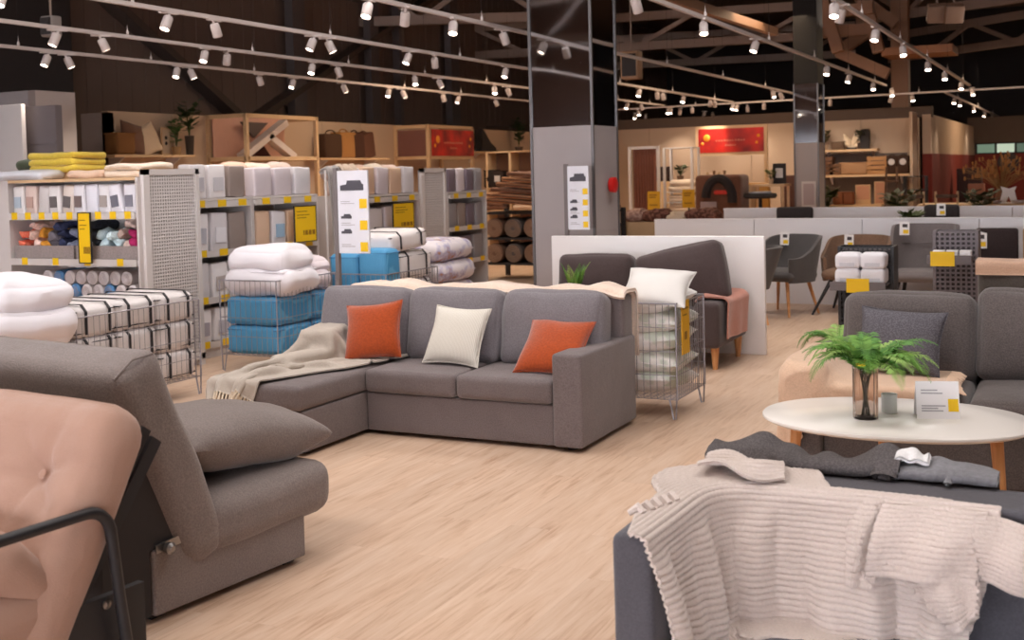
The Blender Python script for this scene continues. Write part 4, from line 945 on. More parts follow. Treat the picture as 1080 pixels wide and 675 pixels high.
for k in range(2):
    x0 = EX0 + .02 + k * .71; q = thing('mesh_bin', '%s grey fabric bin on the end unit middle shelf' % ('left' if k == 0 else 'right'), 'bin', (x0 + .34, 7.25, .932), 0, 'bins on the end unit')
    b = MB(); b.box(-.34, .34, -.22, -.21, 0, .115); b.box(-.34, .34, .21, .22, 0, .115); b.box(-.34, -.33, -.21, .21, 0, .115); b.box(.33, .34, -.21, .21, 0, .115); b.box(-.34, .34, -.21, .21, 0, .012); obj('bin', b, fabric('bin_grey', (150, 138, 136), weave=90), q, False)
tx = [('red and white striped', (206, 70, 50)), ('blush', (220, 190, 180)), ('ochre', (196, 134, 50)), ('black and white', (60, 56, 62)), ('navy', (50, 56, 84)), ('slate blue', (112, 118, 140)), ('white patterned', (216, 210, 214)), ('charcoal', (66, 70, 80)), ('pale blue', (186, 206, 214)), ('icy blue', (196, 216, 220)), ('beige', (190, 170, 160)), ('magenta', (160, 40, 90))]
for k, (nm, rgb) in enumerate(tx):
    q = thing('folded_cloth', '%s folded cloth, %s from the left in the end unit bins' % (nm, ORD[k]), 'cloth', (EX0 + .085 + k * .112 + (.02 if k > 5 else .0), 7.20, .946), 0, 'folded cloths in the end unit bins')
    m = pattern('cloth_%d' % k, 'stripes' if k in (0, 3, 8) else 'blotch', rgb, tuple(min(255, int(v * (1.5 if k in (0, 3, 6) else 1.12) + (50 if k in (0, 3) else 6))) for v in rgb), 60 if k in (0, 3, 8) else 30)
    for j in range(3 + (k % 3 == 1)):
        b = MB(); b.soft(.105, .3, .075, .035, (rnd.uniform(-.006, .006), 0, .04 + .076 * j), m=4, amp=.034, ns=13, seed=k * 3 + j, M=rotM((0, 0, 0), R(rnd.uniform(-8, 8)), R(rnd.uniform(-16, 16)), R(rnd.uniform(-15, 15)))); obj('fold', b, m, q)
for k in range(24):
    r_ = k // 8; kk = k % 8; x = EX0 + .36 + kk * .126 + (r_ % 2) * .06; z = .502 + .062 + r_ * .109; bl = k in (2, 6, 10, 13, 17)
    q = thing('towel_roll', '%s rolled towel, %s from the left in the %s row of rolls' % ('blue' if bl else 'white', ORD[kk], ('bottom', 'middle', 'upper')[r_]), 'towel', (x, 7.05, z), 0, 'rolled towels on the end unit')
    b = MB(); b.lathe([(.0, -.004), (.03, -.002), (.045, .0), (.058, .012), (.06, .05), (.06, .30), (.05, .31)], 18, M=rotM((0, 0, 0), R(-90))); obj('roll', b, mat('roll_blue', (90, 140, 190), .8) if bl else mat('roll_white', (222, 214, 214), .85, bump=.2), q)
    sp = [((.006 + .045 * a / 18.8) * math.cos(a), -.006, (.006 + .045 * a / 18.8) * math.sin(a)) for a in np.linspace(0, 18.8, 40)]
    b = MB(); b.tube(sp, .002, 4); obj('spiral', b, mat('roll_shade', (176, 164, 168), .9), q)
def yellow_sign(lab, c, w, h, face, lines=True):
    """hanging yellow price board in a dark frame"""
    t = thing('price_sign', lab, 'sign', c, R(90) if face == 'x' else 0)
    b = MB(); b.box(-w / 2, w / 2, -.004, .004, -h / 2, h / 2); obj('board', b, M_yellow, t, False)
    b = MB(); e = .008
    for (a, c_, d, f_) in ((-w / 2 - e, w / 2 + e, h / 2, h / 2 + e), (-w / 2 - e, w / 2 + e, -h / 2 - e, -h / 2), (-w / 2 - e, -w / 2, -h / 2, h / 2), (w / 2, w / 2 + e, -h / 2, h / 2)): b.box(a, c_, -.007, .007, d, f_)
    obj('frame', b, M_metal_b, t, False)
    b = MB()
    for k, (z, l) in enumerate(((.36, .5), (.26, .6), (.18, .45))): b.box(-w * .4, -w * .4 + w * l, -.0055, -.004, h * z - .004, h * z + .004)
    x = -w * .12
    for ww in (.05, .13, .13, .13): b.box(x, x + w * ww, -.0055, -.004, -h * .32, -h * .18); x += w * (ww + .04)
    obj('print', b, mat('ochre_print', (150, 110, 20), .6), t, False); return t
p = aty(89.5, 251, 6.95); yellow_sign('tall narrow yellow price sign on the end shelf unit', p, .125, .40, 'y')
p = atx(322, 236, -6.84); yellow_sign('yellow price sign framed in black on the second bay', p, .34, .34, 'x')
p = atx(425.5, 229, -6.84); yellow_sign('yellow price sign hanging on the third bay by the mesh end', p, .43, .31, 'x')
# goods on top of the shelving
def folded_stack(lab, c, size, m, n, rz=0, seed=0, name='folded_blanket', cat='blanket', group=None):
    t = thing(name, lab, cat, c, rz, group); h = size[2] / n
    for k in range(n):
        b = MB(); b.soft(size[0] * rnd.uniform(.94, 1), size[1], h * 1.04, h * .48, (rnd.uniform(-.01, .01), 0, h * (k + .5)), m=5, bulge=(.01, .01, .004), amp=.02, ns=5, seed=seed + k); obj('layer', b, m, t)
    return t
folded_stack('yellow quilt folded in three on top of the end unit', (-7.97, 7.45, 1.66), (.55, .4, .17), fabric('mustard_quilt', (214, 186, 70), weave=60, fold=.3), 3, 0, 4)
folded_stack('pale grey bag of bedding lying at the left top of the end unit', (-8.08, 7.12, 1.602), (.56, .3, .075), pk((206, 206, 212)), 1, R(6), 2, 'bedding_bag', 'bedding pack')
b = MB(); b.box(-.3, .3, -.16, .16, 0, .06, rotM((-7.95, 7.45, 1.602))); tag(obj('flat_carton', b, M_ply), 'flat carton under the yellow quilt', 'box')
folded_stack('dark green folded blanket beside the yellow quilt', (-8.42, 7.52, 1.602), (.3, .25, .18), fabric('dark_green_wool', (70, 78, 60)), 2, 0, 7)
for k, (x, rgb, nm) in enumerate(((-7.45, (210, 180, 158), 'pinkish tan'), (-7.05, (224, 206, 188), 'cream'))):
    folded_stack('%s folded throw on the %s part of the end unit top' % (nm, ('middle', 'right-hand')[k]), (x, 7.34, 1.602), (.4, .42, .06 + .05 * k), fabric('topthrow_%d' % k, rgb, weave=120), 1 + k, 0, 20 + k)
for k in range(9):
    y = 8.72 + k * .34; nm, rgb = [('peach', (220, 188, 166)), ('cream', (228, 212, 194)), ('blush', (214, 190, 178))][k % 3]
    if 9.66 < y < 10.2: continue
    folded_stack('%s folded throw behind the packs, %s along the shelving top' % (nm, ORD[k]), (-7.22, y, 1.402 if y < 9.66 else 1.362), (.22, .3, .315 if y < 9.66 else .325), fabric('behind_%d' % (k % 3), rgb, weave=120), 2, 0, 30 + k, group='folded throws behind the packs')
# hanging fabric samples beside the second bay
def hang_cloth(lab, y0, y1, z0, z1, m, seed, x=-6.78, lean=.0):
    P = path_sheet([(x - .12, y0, z1 - .04), (x - .04, y0, z1), (x, y0, z1 - .05), (x + .03, y0 + lean, z0)], 40, (0, y1 - y0, 0), 50, seed=seed, fold=.022, nf=4)
    return blanket('hanging_cloth', lab, P, m, .006, (1, 1), cat='cloth')
t = thing('hanging_rail', 'short rail holding cloth samples between second and third bays', 'rail', (-6.9, 9.9, 0))
b = MB(); b.tube([(.08, -.24, 0), (.08, -.24, 1.63), (.08, .24, 1.63), (.08, .24, 0)], .012, 8); obj('bar', b, M_metal_w, t)
for y in (-.24, .24): b = MB(); b.box(-.12, .2, y - .02, y + .02, 0, .02); obj('foot', b, M_metal_w, t, False)
hang_cloth('grey woven cloth sample hanging at the end of the second bay', 9.66, 9.90, .75, 1.66, fabric('sample_grey', (160, 154, 152)), 3)
hang_cloth('beige cloth sample hanging next to the grey one', 9.86, 10.14, .85, 1.67, fabric('sample_beige', (206, 186, 168)), 5, -6.76, .06)

# ------------------------------------------------------------------ wire baskets with bedding
def wire_basket(lab, x0, x1, y0, y1, z0, z1, sp=.05):
    t = thing('wire_basket', lab, 'basket', ((x0 + x1) / 2, (y0 + y1) / 2, 0)); r = .0028
    def lines(a, e): n = max(2, int(round((e - a) / sp))); return [a + (e - a) * i / n for i in range(n + 1)]
    hz = [z0, z0 + (z1 - z0) * .25, z0 + (z1 - z0) * .5, z0 + (z1 - z0) * .75]
    for nm, f_ in (('front', y0), ('rear', y1)):
        b = MB()
        for x in lines(x0, x1): b.tube([(x, f_, z0), (x, f_, z1)], r * .8, 4, cap=False)
        for z in hz: b.tube([(x0, f_, z), (x1, f_, z)], r, 4, cap=False)
        wpart('wire_side', b, M_wire, t)
    for f_ in (x0, x1):
        b = MB()
        for y in lines(y0, y1): b.tube([(f_, y, z0), (f_, y, z1)], r * .8, 4, cap=False)
        for z in hz: b.tube([(f_, y0, z), (f_, y1, z)], r, 4, cap=False)
        wpart('wire_side', b, M_wire, t)
    b = MB()
    for x in lines(x0, x1): b.tube([(x, y0, z0), (x, y1, z0)], r, 4, cap=False)
    for y in lines(y0, y1): b.tube([(x0, y, z0), (x1, y, z0)], r, 4, cap=False)
    wpart('wire_floor', b, M_wire, t)
    b = MB(); b.tube([(x0, y0, z1), (x1, y0, z1), (x1, y1, z1), (x0, y1, z1)], .006, 6, True); wpart('rim', b, M_wire, t)
    for (x, y) in ((x0, y0), (x1, y0), (x1, y1), (x0, y1)):
        sx = .05 if x == x0 else -.05; b = MB(); b.tube([(x, y, z0 + .08), (x + sx * .2, y, .012), (x + sx * .5, y, .006), (x + sx, y, z0)], .006, 6); b.tube([(x, y, z0), (x, y, z1)], .006, 6); wpart('leg', b, M_wire, t)
    return t
M_pk_w = pk((222, 216, 216)); M_pipe = mat('black_piping', (40, 38, 42), .6)
M_pk_b = pattern('blue_bag', 'stripes', (70, 142, 190), (96, 164, 206), 26, .5, 0)
def bed_pack(lab, c, size, m, pm, rz=0, straps=True, seed=0, group=None, tilt=0):
    sx, sy, sz = size; t = thing('bedding_bundle', lab, 'bedding pack', c, rz, group); M = rotM((0, 0, 0), tilt)
    b = MB(); b.soft(sx, sy, sz, .04, (0, 0, sz / 2), m=4, bulge=(.008, .008, .012), amp=.008, ns=6, seed=seed, M=M); obj('bag', b, m, t)
    b = MB(); k = .988
    for z in (.03, sz - .03):
        b = MB(); b.tube([M @ Vector((sx / 2 * k * cx, sy / 2 * k * cy, z)) for cx, cy in ((-.96, -1), (.96, -1), (1, -.96), (1, .96), (.96, 1), (-.96, 1), (-1, .96), (-1, -.96))], .004, 5, True)
        obj('piping', b, pm, t)
    if straps:
        for f_ in (-.26, .3):
            b = MB(); y = sy * f_; e = .006
            b.v = []; pts = [(-sx / 2 - e, .02), (-sx / 2 - e, sz - .03), (-sx / 2 + .03, sz + .014), (sx / 2 - .03, sz + .014), (sx / 2 + e + .006, sz - .03), (sx / 2 + e + .006, .02)]
            for a, c_ in zip(pts, pts[1:]): b.bar(M @ Vector((a[0], y, a[1])), M @ Vector((c_[0], y, c_[1])), .005, .020, (0, 1, 0))
            b.v = b.v; obj('strap', b, pm, t, False)
    return t
def duvet(lab, c, size, rz=0, seed=0, m=None, group='folded white duvets', tilt=0):
    """white duvet folded over on itself: two fat layers that meet in a rounded fold"""
    sx, sy, sz = size; t = thing('folded_duvet', lab, 'duvet', c, rz, group); m = m or mat('white_down', (232, 228, 234), .8, var=.02, bump=.35, bscale=9)
    for k in range(2):
        h = sz * .56; b = MB(); b.soft(sx * (1 - .08 * k), sy * (1 - .06 * k), h, h * .48, (-.02 * k, .02 * k, h * .5 + k * sz * .42), seg=4, m=10, bulge=(.03, .02, .03), amp=.03, ns=5, seed=seed + k, M=rotM((0, 0, 0), tilt * k)); obj('fold', b, m, t)
    pts = [(-sx * .46, -sy * .42, sz * .47), (0, -sy * .47, sz * .49), (sx * .44, -sy * .43, sz * .47), (sx * .47, 0, sz * .48), (sx * .45, sy * .4, sz * .47)]
    b = MB(); b.tube(pts, .007, 5); obj('edge_seam', b, m, t); return t
G1 = 'black-piped white bedding bundles in the front baskets'
wire_basket('long wire basket of black-piped white bundles, far left', -6.42, -5.77, 5.40, 6.55, .14, .70)
wire_basket('nearest wire basket carrying the white duvets, far left', -6.42, -5.77, 4.06, 5.34, .14, .56)
nm = ['near', 'far']; nm3 = ['near', 'middle', 'far']; ly = ['bottom', 'middle', 'top']
for i in range(2):
    for k in range(2):
        bed_pack('black-piped white bundle, %s layer, %s half of the nearest basket' % (ly[k * 2], nm[i]), (-6.095, 4.39 + .62 * i, .148 + .206 * k), (.59, .58, .20), M_pk_w, M_pipe, 0, True, i * 3 + k + 9, G1)
for i in range(3):
    for k in range(3): bed_pack('black-piped white bundle, %s layer, %s third of the long basket' % (ly[k], nm3[i]), (-6.095, 5.60 + .376 * i, .148 + .206 * k), (.59, .365, .20), M_pk_w, M_pipe, 0, True, i * 3 + k, G1)
duvet('big white duvet folded on the nearest basket, at the picture edge', (-6.12, 4.36, .575), (.66, .60, .33), R(4), 2)
duvet('white duvet folded on the near basket, next to the striped bundles', (-6.02, 5.07, .575), (.72, .64, .40), R(-8), 6)
wire_basket('wire basket of blue bags and a white duvet, behind the chaise', -6.33, -5.76, 7.44, 8.26, .14, .745)
for i in range(2):
    for k in range(2): bed_pack('blue bedding bag, %s layer, %s half of the basket behind the chaise' % (('lower', 'upper')[k], nm[i]), (-6.045, (7.72, 8.11)[i], .148 + .232 * k), (.52, (.49, .27)[i], .222), M_pk_b, mat('blue_piping', (60, 120, 170), .6), 0, False, 3 * i + k, 'blue bags in the basket behind the chaise')
duvet('white duvet folded on the blue bags, near end of the basket', (-6.035, 7.76, .625), (.60, .58, .38), R(3), 11)
duvet('white duvet folded on the blue bags, far end of the basket', (-6.045, 8.15, .625), (.50, .30, .26), R(-4), 14, mat('pinkish_down', (226, 214, 218), .8, var=.02, bump=.3, bscale=9))
wire_basket('wire basket of mixed bags standing behind the corner sofa', -5.94, -5.33, 8.38, 9.26, .14, .72)
for i in range(2):
    bed_pack('blue bag standing behind the corner sofa back, %s from the left' % ORD[i], (-5.785 + .30 * i, 8.53, .148), (.285, .24, .74 + .04 * i), M_pk_b, mat('blue_piping', (60, 120, 170), .6), 0, False, 30 + i, 'blue bags behind the sofa')
for i in range(3):
    bed_pack('black-piped white bundle behind the corner sofa back, %s layer' % ('bottom', 'middle', 'upper')[i], (-5.635, 8.94, .148 + .245 * i), (.54, .56, .238), M_pk_w, M_pipe, 0, True, 40 + i, 'white bundles behind the sofa')
bed_pack('black-piped white bundle lying tilted atop the pile behind the sofa', (-5.62, 8.86, .905), (.52, .56, .16), M_pk_w, M_pipe, R(-4), True, 45, 'white bundles behind the sofa', R(4))
b = MB(); b.soft(.62, .78, .14, .01, (-5.63, 9.68, .07), m=3); tag(obj('pallet_plinth', b, M_grey_lam), 'low grey plinth under the patterned duvets behind the sofa', 'plinth')
M_pat = pattern('floral_duvet', 'blotch', (224, 216, 220), (182, 176, 204), 9, .75, c3=(178, 128, 90))
for k in range(4):
    q = thing('patterned_duvet', 'flower-patterned folded duvet, %s from the floor in the pile behind the sofa' % ORD[k], 'duvet', (-5.63 + rnd.uniform(-.02, .02), 9.68, .142 + k * .20), 0, 'flower-patterned duvets behind the sofa')
    b = MB(); b.soft(.58, .74, .206, .095, (0, 0, .103), seg=4, m=7, bulge=(.02, .02, .0), amp=.012, ns=5, seed=50 + k); obj('cover', b, M_pat, q)
    b = MB(); b.tube([(.29, -.32, .10), (.302, 0, .098), (.29, .32, .10)], .006, 5); obj('edge_seam', b, M_pat, q)
def sofa_icon(b, x, z, w, h, yy=-.0125):
    b.prism([(x, z), (x + w, z), (x + w, z + h * .6), (x + w * .92, z + h * .7), (x + w * .88, z + h), (x + w * .3, z + h), (x + w * .26, z + h * .62), (x, z + h * .5)], yy - .001, yy + .003, 'y')
def board_sign(lab, x, y, w, z0, z1, n, pole=True, pz=0):
    t = thing('sofa_sign', lab, 'sign', (x, y, 0))
    b = MB(); b.box(-.016, .016, -.016, .016, 0, z1 + .02); obj('pole', b, mat('sign_pole', (120, 112, 112), .5), t, False)
    b = MB(); b.soft(.10, .16, .014, .006, (.02, 0, .007), m=2); obj('base', b, mat('sign_pole', (120, 112, 112), .5), t)
    b = MB(); b.box(.018, .018 + w, -.01, .006, z0, z1); obj('board', b, mat('sign_white', (226, 226, 234), .4), t, False)
    H = z1 - z0; mp = mat('print_grey', (82, 80, 88), .7); b = MB(); sofa_icon(b, .03 + w * .06, z1 - H * .24, w * .76, H * .12); obj('sofa_picture', b, mp, t, False)
    for k in range(n - 1): zz = z1 - H * (.58 + .42 * k / (n - 1) * (.86 if n > 2 else 1)); b = MB(); sofa_icon(b, .03 + w * .06, zz, w * .34, H * .055); obj('sofa_picture', b, mp, t, False)
    for k in range(n):
        zz = z1 - H * (.40 + .52 * k / (n - 1)); b = MB(); b.soft(w * .24, .004, w * .26, .0015, (.018 + w * .84, -.012, zz), m=1, seg=1); obj('price_square', b, M_yellow, t, False)
    for k in range(n):
        zz = z1 - H * (.40 + .52 * k / (n - 1))
        for q, f_ in ((0, .5), (.014, .36)): b = MB(); b.box(.03 + w * .06, .03 + w * f_, -.0115, -.0100, zz + q, zz + q + .005); obj('print', b, M_faint, t, False)
    return t
board_sign('tall white sofa sign on a grey pole behind the chaise cushion', -5.06, 7.30, .27, .985, 1.605, 3)
board_sign('white sofa sign on a pole in front of the left pillar', -4.235, 9.74, .205, 1.03, 1.605, 4)
# pillow basket beside the corner sofa
wire_basket('wire basket heaped with leaf-patterned pillows beside the sofa arm', -2.78, -2.26, 6.84, 7.42, .13, .725, .042)
M_leafp = pattern('leaf_pillow', 'blotch', (242, 238, 236), (204, 211, 198), 6, .8); M_leafq = pattern('leaf_pillow_b', 'blotch', (242, 238, 234), (210, 215, 204), 9, .8)
for k in range(5):
    t = thing('bed_pillow', 'white pillow with green leaf print, %s from the bottom of the basket pile' % ORD[k], 'pillow', (-2.52 + rnd.uniform(-.015, .015), 7.13, .215 + k * .126), 0, 'leaf pillows in the wire basket')
    M = rotM((0, 0, 0), R(90) + R(rnd.uniform(-6, 6)), R(rnd.uniform(-7, 7)), R(rnd.uniform(-5, 5)))
    b = MB(); b.pillow(.47, .50, .19, 14, .014, 60 + k, M); obj('cover', b, (M_leafp, M_leafq)[k % 2], t)
    b = MB(); b.tube([M @ Vector((a * .235 * .9 if abs(a) == 1 and abs(c_) < 1 else a * .232, 0, (c_ * .25 * .9 if abs(c_) == 1 and abs(a) < 1 else c_ * .247))) for a, c_ in ((-1, -1), (0, -1), (1, -1), (1, 0), (1, 1), (0, 1), (-1, 1), (-1, 0))], .004, 5, True); obj('seam', b, M_leafp, t)
throw_pillow('silvery white pillow lying tilted on top of the pillow basket', 693, 303, 7.0, .43, .36, .14, R(58), R(10), R(6), mat('silver_satin', (222, 218, 214), .45, bump=.2, bscale=12), 77)
t = thing('price_card_hanging', 'ochre yellow price card hung on the pillow basket corner', 'price card', (-2.245, 6.98, .62), R(90))
b = MB(); b.box(-.075, .075, -.003, .003, -.22, .115); obj('card', b, mat('ochre_card', (224, 170, 24), .5), t, False)
for q in ((-.055, .05, .06, .072), (-.055, .02, .02, .03), (-.03, .02, -.13, -.08)): b = MB(); b.box(q[0], q[1], -.0045, -.003, q[2], q[3]); obj('print', b, mat('ochre_print', (150, 110, 20), .6), t, False)
b = MB(); b.tube([(-.05, 0, .11), (-.05, 0, .12)], .003, 4); obj('clip', b, M_wire, t)
# ------------------------------------------------------------------ display chairs by the partition
def card_tag(parent, x, y, z, rz=0, s=1.0):
    M = rotM((x, y, z), R(-8), 0, rz)
    b = MB(); b.box(-.05 * s, .05 * s, -.004, 0, -.07 * s, .07 * s, M); o = obj('price_tag', b, M_white, parent, False)
    b = MB(); b.box(-.012 * s, .042 * s, -.0055, -.004, -.055 * s, -.015 * s, M); obj('price_square', b, M_yellow, o, False)
    b = MB(); b.box(-.02 * s, .03 * s, -.0055, -.004, .01 * s, .045 * s, M); obj('printed_picture', b, M_print, o, False)
def tub_chair(lab, x, y, rz, m, hb=.42, ha=.21, rx=.30, ry=.28, legm=None, splay=.08, seatm=None, sq=1.0, tagp=None, fold=None):
    t = thing('tub_chair', lab, 'chair', (x, y, 0), rz); zs = .40; n, k = 40, 14
    A = np.linspace(-2.35, 2.35, n); P = np.zeros((n, k, 3))
    for i, a in enumerate(A):
        c = math.cos(a); w = 1 / (1 + math.exp(-(c - .15) * 7)) if sq == 1 else 1 / (1 + math.exp(-(c - .25) * 16)); top = ha + (hb - ha) * w
        for j in range(k):
            v = j / (k - 1); fl = 1 + .14 * v * (.4 + .6 * w)
            ex = 2.0 / (2.6 if sq == 1 else 3.4); sx = math.copysign(abs(math.sin(a)) ** ex, math.sin(a)); cy = math.copysign(abs(c) ** ex, c)
            P[i, j] = (rx * sx * fl, ry * cy * fl + .10 * v * max(0, c), zs - .05 + v * (top + .05))
    Q = upsample(P, 2, 2); b = MB(); b.grid(Q, .035); obj('shell', b, m, t, True, 80)
    b = MB(); b.soft(rx * 1.86, ry * 1.8, .1, .045, (0, -.01, zs + .015), m=6, bulge=(.01, .01, .02)); obj('seat', b, seatm or m, t)
    if fold: b = MB(); b.tube([(-rx * .9, ry * 1.05, zs + hb * .62), (0, ry * 1.12, zs + hb * .62), (rx * .9, ry * 1.05, zs + hb * .62)], .006, 5); obj('back_seam', b, m, t)
    for sx in (-1, 1):
        for sy in (-1, 1):
            b = MB(); b.tube([(sx * rx * .62, sy * ry * .62, zs - .03), (sx * (rx * .62 + splay), sy * (ry * .62 + splay), 0)], [.022, .012], 10); obj('leg', b, legm or M_oak, t)
    if tagp: card_tag(t, *tagp)
    return t
F_c1 = fabric('slate_green_felt', (88, 84, 84), weave=200); F_c2 = fabric('brown_leatherette', (132, 104, 86), weave=90, sheen=.1); F_c3 = fabric('mid_grey_felt', (128, 120, 120), weave=200)
tub_chair('dark grey tub chair with oak legs and a price tag, beside the screen', -2.87, 12.28, R(-24), F_c1, .42, .20, tagp=(-.13, .215, .78, R(12)))
tub_chair('dark grey tub chair seen from the side, half hidden by the screen', -3.13, 11.5, R(-70), F_c1, .36, .2)
tub_chair('brown tub chair on black splayed legs with a price tag', -2.17, 12.52, R(-8), F_c2, .40, .19, legm=M_metal_b, splay=.16, tagp=(-.13, .225, .74, 0))
tub_chair('grey high-backed chair with a seam across the back', -1.50, 12.45, R(-4), F_c3, .52, .16, .30, .28, legm=M_metal_b, sq=2, tagp=(-.2, .20, .88, 0), fold=True)
t = thing('square_chair', 'dark brown chair with a rectangular back, right of the grey chair', 'chair', (-.80, 12.5, 0))
F_c4 = fabric('dark_brown_hide', (62, 52, 52), weave=120, sheen=.1); b = MB(); b.soft(.40, .07, .36, .03, (0, .2, .70), m=4, bulge=(0, .01, 0)); obj('backrest', b, F_c4, t)
b = MB(); b.soft(.42, .44, .09, .03, (0, 0, .45), m=4); obj('seat', b, F_c4, t)
for sx in (-1, 1):
    for sy in (-1, 1): b = MB(); b.tube([(sx * .17, sy * .18, .42), (sx * .2, sy * .21, 0)], .013, 8); obj('leg', b, M_metal_b, t)
    b = MB(); b.tube([(sx * .15, .19, .42), (sx * .15, .215, .62)], .012, 8); obj('back_post', b, M_metal_b, t)
card_tag(t, -.15, .155, .76, 0, 1.2)
t = thing('square_chair', 'tan-edged chair back cut by the right picture edge', 'chair', (-.36, 12.5, 0))
b = MB(); b.soft(.40, .07, .40, .03, (0, .2, .68), m=4); obj('backrest', b, fabric('tan_hide', (186, 148, 110)), t); b = MB(); b.soft(.42, .44, .09, .03, (0, 0, .45), m=4); obj('seat', b, fabric('tan_hide', (186, 148, 110)), t)
for sx in (-1, 1):
    for sy in (-1, 1): b = MB(); b.tube([(sx * .17, sy * .18, .42), (sx * .2, sy * .21, 0)], .013, 8); obj('leg', b, M_metal_b, t)
# perforated stands
def perf_stand(lab, x0, x1, y, z1, zsh, m, goods, light=True):
    t = thing('display_stand', lab, 'display stand', ((x0 + x1) / 2, y, 0)); w = (x1 - x0) / 2; b = MB(); p = .036
    n = int(2 * w / p); k = int(z1 / p)
    for f_ in (0, .24):
        for i in range(n + 1): xx = -w + 2 * w * i / n; b.box(xx - .008, xx + .008, f_, f_ + .006, 0, z1)
        for j in range(k + 1): zz = z1 * j / k; b.box(-w, w, f_ + .0005, f_ + .0055, zz - .008, zz + .008)
    obj('perforated_sheet', b, m, t, False)
    b = MB(); b.box(-w + .01, w - .01, .05, .2, .02, z1 - .02); obj('core', b, mat('stand_core', (76, 70, 72), .8), t, False)
    for sx in (-1, 1): b = MB(); b.box(sx * w - .012, sx * w + .012, -.004, .25, 0, z1 + .01); obj('post', b, m, t, False)
    b = MB(); b.box(-w - .03, w - .02, -.26, 0, zsh - .012, zsh); b.box(-w - .03, w - .02, -.262, -.252, zsh - .05, zsh + .02); obj('shelf', b, mat('shelf_grey', (112, 104, 106), .5), t, False)
    b = MB(); c = -.02 if light else -w * .45; b.box(c - .09, c + .09, -.27, -.262, zsh - .065, zsh + .05); obj('price_tag', b, M_yellow, t, False); return t
perf_stand('black perforated stand with white towels and a yellow tag', -1.86, -1.43, 10.0, .86, .575, M_metal_b, 1)
for j in range(2):
    for k in range(2):
        t = thing('towel_pack', 'white towel pack on the perforated stand, %s %s' % (('left', 'right')[k], ('below', 'above')[j]), 'towel', (-1.755 + k * .20, 9.87, .577 + .125 * j), 0, 'white towel packs on the stand')
        b = MB(); b.soft(.195, .2, .124, .026, (0, 0, .0625), m=3, bulge=(.005, .005, .01), amp=.006, ns=12, seed=j * 2 + k); obj('towel', b, mat('towel_white', (232, 230, 236), .8, bump=.3), t)
        b = MB(); b.box(-.06, .06, -.108, -.1045, .02, .05); obj('band', b, pk((206, 206, 214)), t, False)
perf_stand('taller grey perforated stand with small white boxes and a yellow tag', -1.10, -.78, 10.0, .99, .80, mat('perf_grey', (120, 112, 116), .5), 2, False)
for k in range(3):
    t = thing('small_box', 'small white box on the taller perforated stand, %s from the left' % ORD[k], 'box', (-1.05 + .1 * k, 9.86, .802), 0, 'small white boxes on the taller stand'); b = MB(); b.soft(.085, .12, .05, .006, (0, 0, .025), m=2); obj('carton', b, M_white, t)
    b = MB(); b.box(-.043, .043, -.03, .03, .0495, .0515); obj('lid', b, M_white, t, False)
# backs of further sofas
t = thing('dark_sofa', 'dark green-grey sofa back with a tan cloth top, right edge', 'sofa', (-.1, 8.2, 0)); F_x = fabric('dark_olive_weave', (84, 78, 74))
b = MB(); b.soft(1.1, .2, .86, .05, (.02, 0, .47), m=5, bulge=(0, .01, 0)); obj('backrest', b, F_x, t); b = MB(); b.soft(1.08, .7, .36, .05, (.02, .42, .24), m=5); obj('seat', b, F_x, t)
for sx in (-.48, .5):
    for y in (-.04, .7): b = MB(); b.box(sx - .025, sx + .025, y - .025, y + .025, 0, .07); obj('foot', b, M_foot, t, False)
P = path_sheet([(-.64, 8.085, .82), (-.64, 8.085, .905), (-.64, 8.32, .91), (-.64, 8.32, .8)], 14, (1.06, 0, 0), 40, seed=4, fold=.004, nf=4)
blanket('throw_blanket', 'tan pink blanket laid over the dark olive sofa back', P, fabric('tan_pink', (200, 164, 140), weave=120), .012)

# ------------------------------------------------------------------ left shelf wall
def board(lab, a, c, y, depth=.34, th=.035, X=WL, m=None, brackets=True):
    """wall shelf between two picture columns on the left wall"""
    p, q = atx(a, y, X + depth), atx(c, y, X + depth); z = (p.z + q.z) / 2; t = thing('wall_shelf', lab, 'shelf', (X + depth / 2, (p.y + q.y) / 2, z))
    L = (q.y - p.y) / 2; b = MB(); b.box(-depth / 2, depth / 2, -L, L, -th, 0); obj('board', b, m or M_ply, t, False)
    for yy in (-L * .7, L * .7): b = MB(); b.prism([(-depth / 2, -th), (depth / 2 - .06, -th), (-depth / 2, -th - .2)], yy - .012, yy + .012, 'y'); obj('bracket', b, M_metal_w, t, False)
    return z
def on_wall(px, dx=.17): p = atx(px, 160, WL + dx); return p.y
z1 = board('pale wall shelf of cushions and plants on the left wall', 121, 206, 163)
z2 = board('pale wall shelf with four bags in the middle of the left wall', 338, 411, 166.5)
z3 = board('pale wall shelf with a dark sculpture at the far left wall', 499, 562, 160)
S = WL + .17
def basket_box(lab, y, z, w, h, rgb, X=S, d=.24, handle=True, name='storage_bag', cat='bag', tilt=0):
    t = thing(name, lab, cat, (X, y, z), R(90)); m = pattern('wicker_%d_%d_%d' % rgb, 'stripes', tuple(int(v * .78) for v in rgb), rgb, 40, .8, 2)
    M = rotM((0, 0, 0), 0, tilt); b = MB(); b.soft(w, d, h, .03, (0, 0, h / 2), m=4, bulge=(.01, .01, 0), amp=.006, M=M); obj('body', b, m, t)
    if handle:
        b = MB(); b.tube([M @ Vector((w * .25 * math.cos(a), 0, h * .98 + w * .12 * math.sin(a))) for a in np.linspace(0, math.pi, 10)], .012, 6); obj('handle', b, m, t)
    else:
        b = MB(); b.tube([M @ Vector(p_) for p_ in ((-w / 2, -d / 2, h * .96), (w / 2, -d / 2, h * .96), (w / 2, d / 2, h * .96), (-w / 2, d / 2, h * .96))], .012, 5, True); obj('rim', b, m, t)
    return t
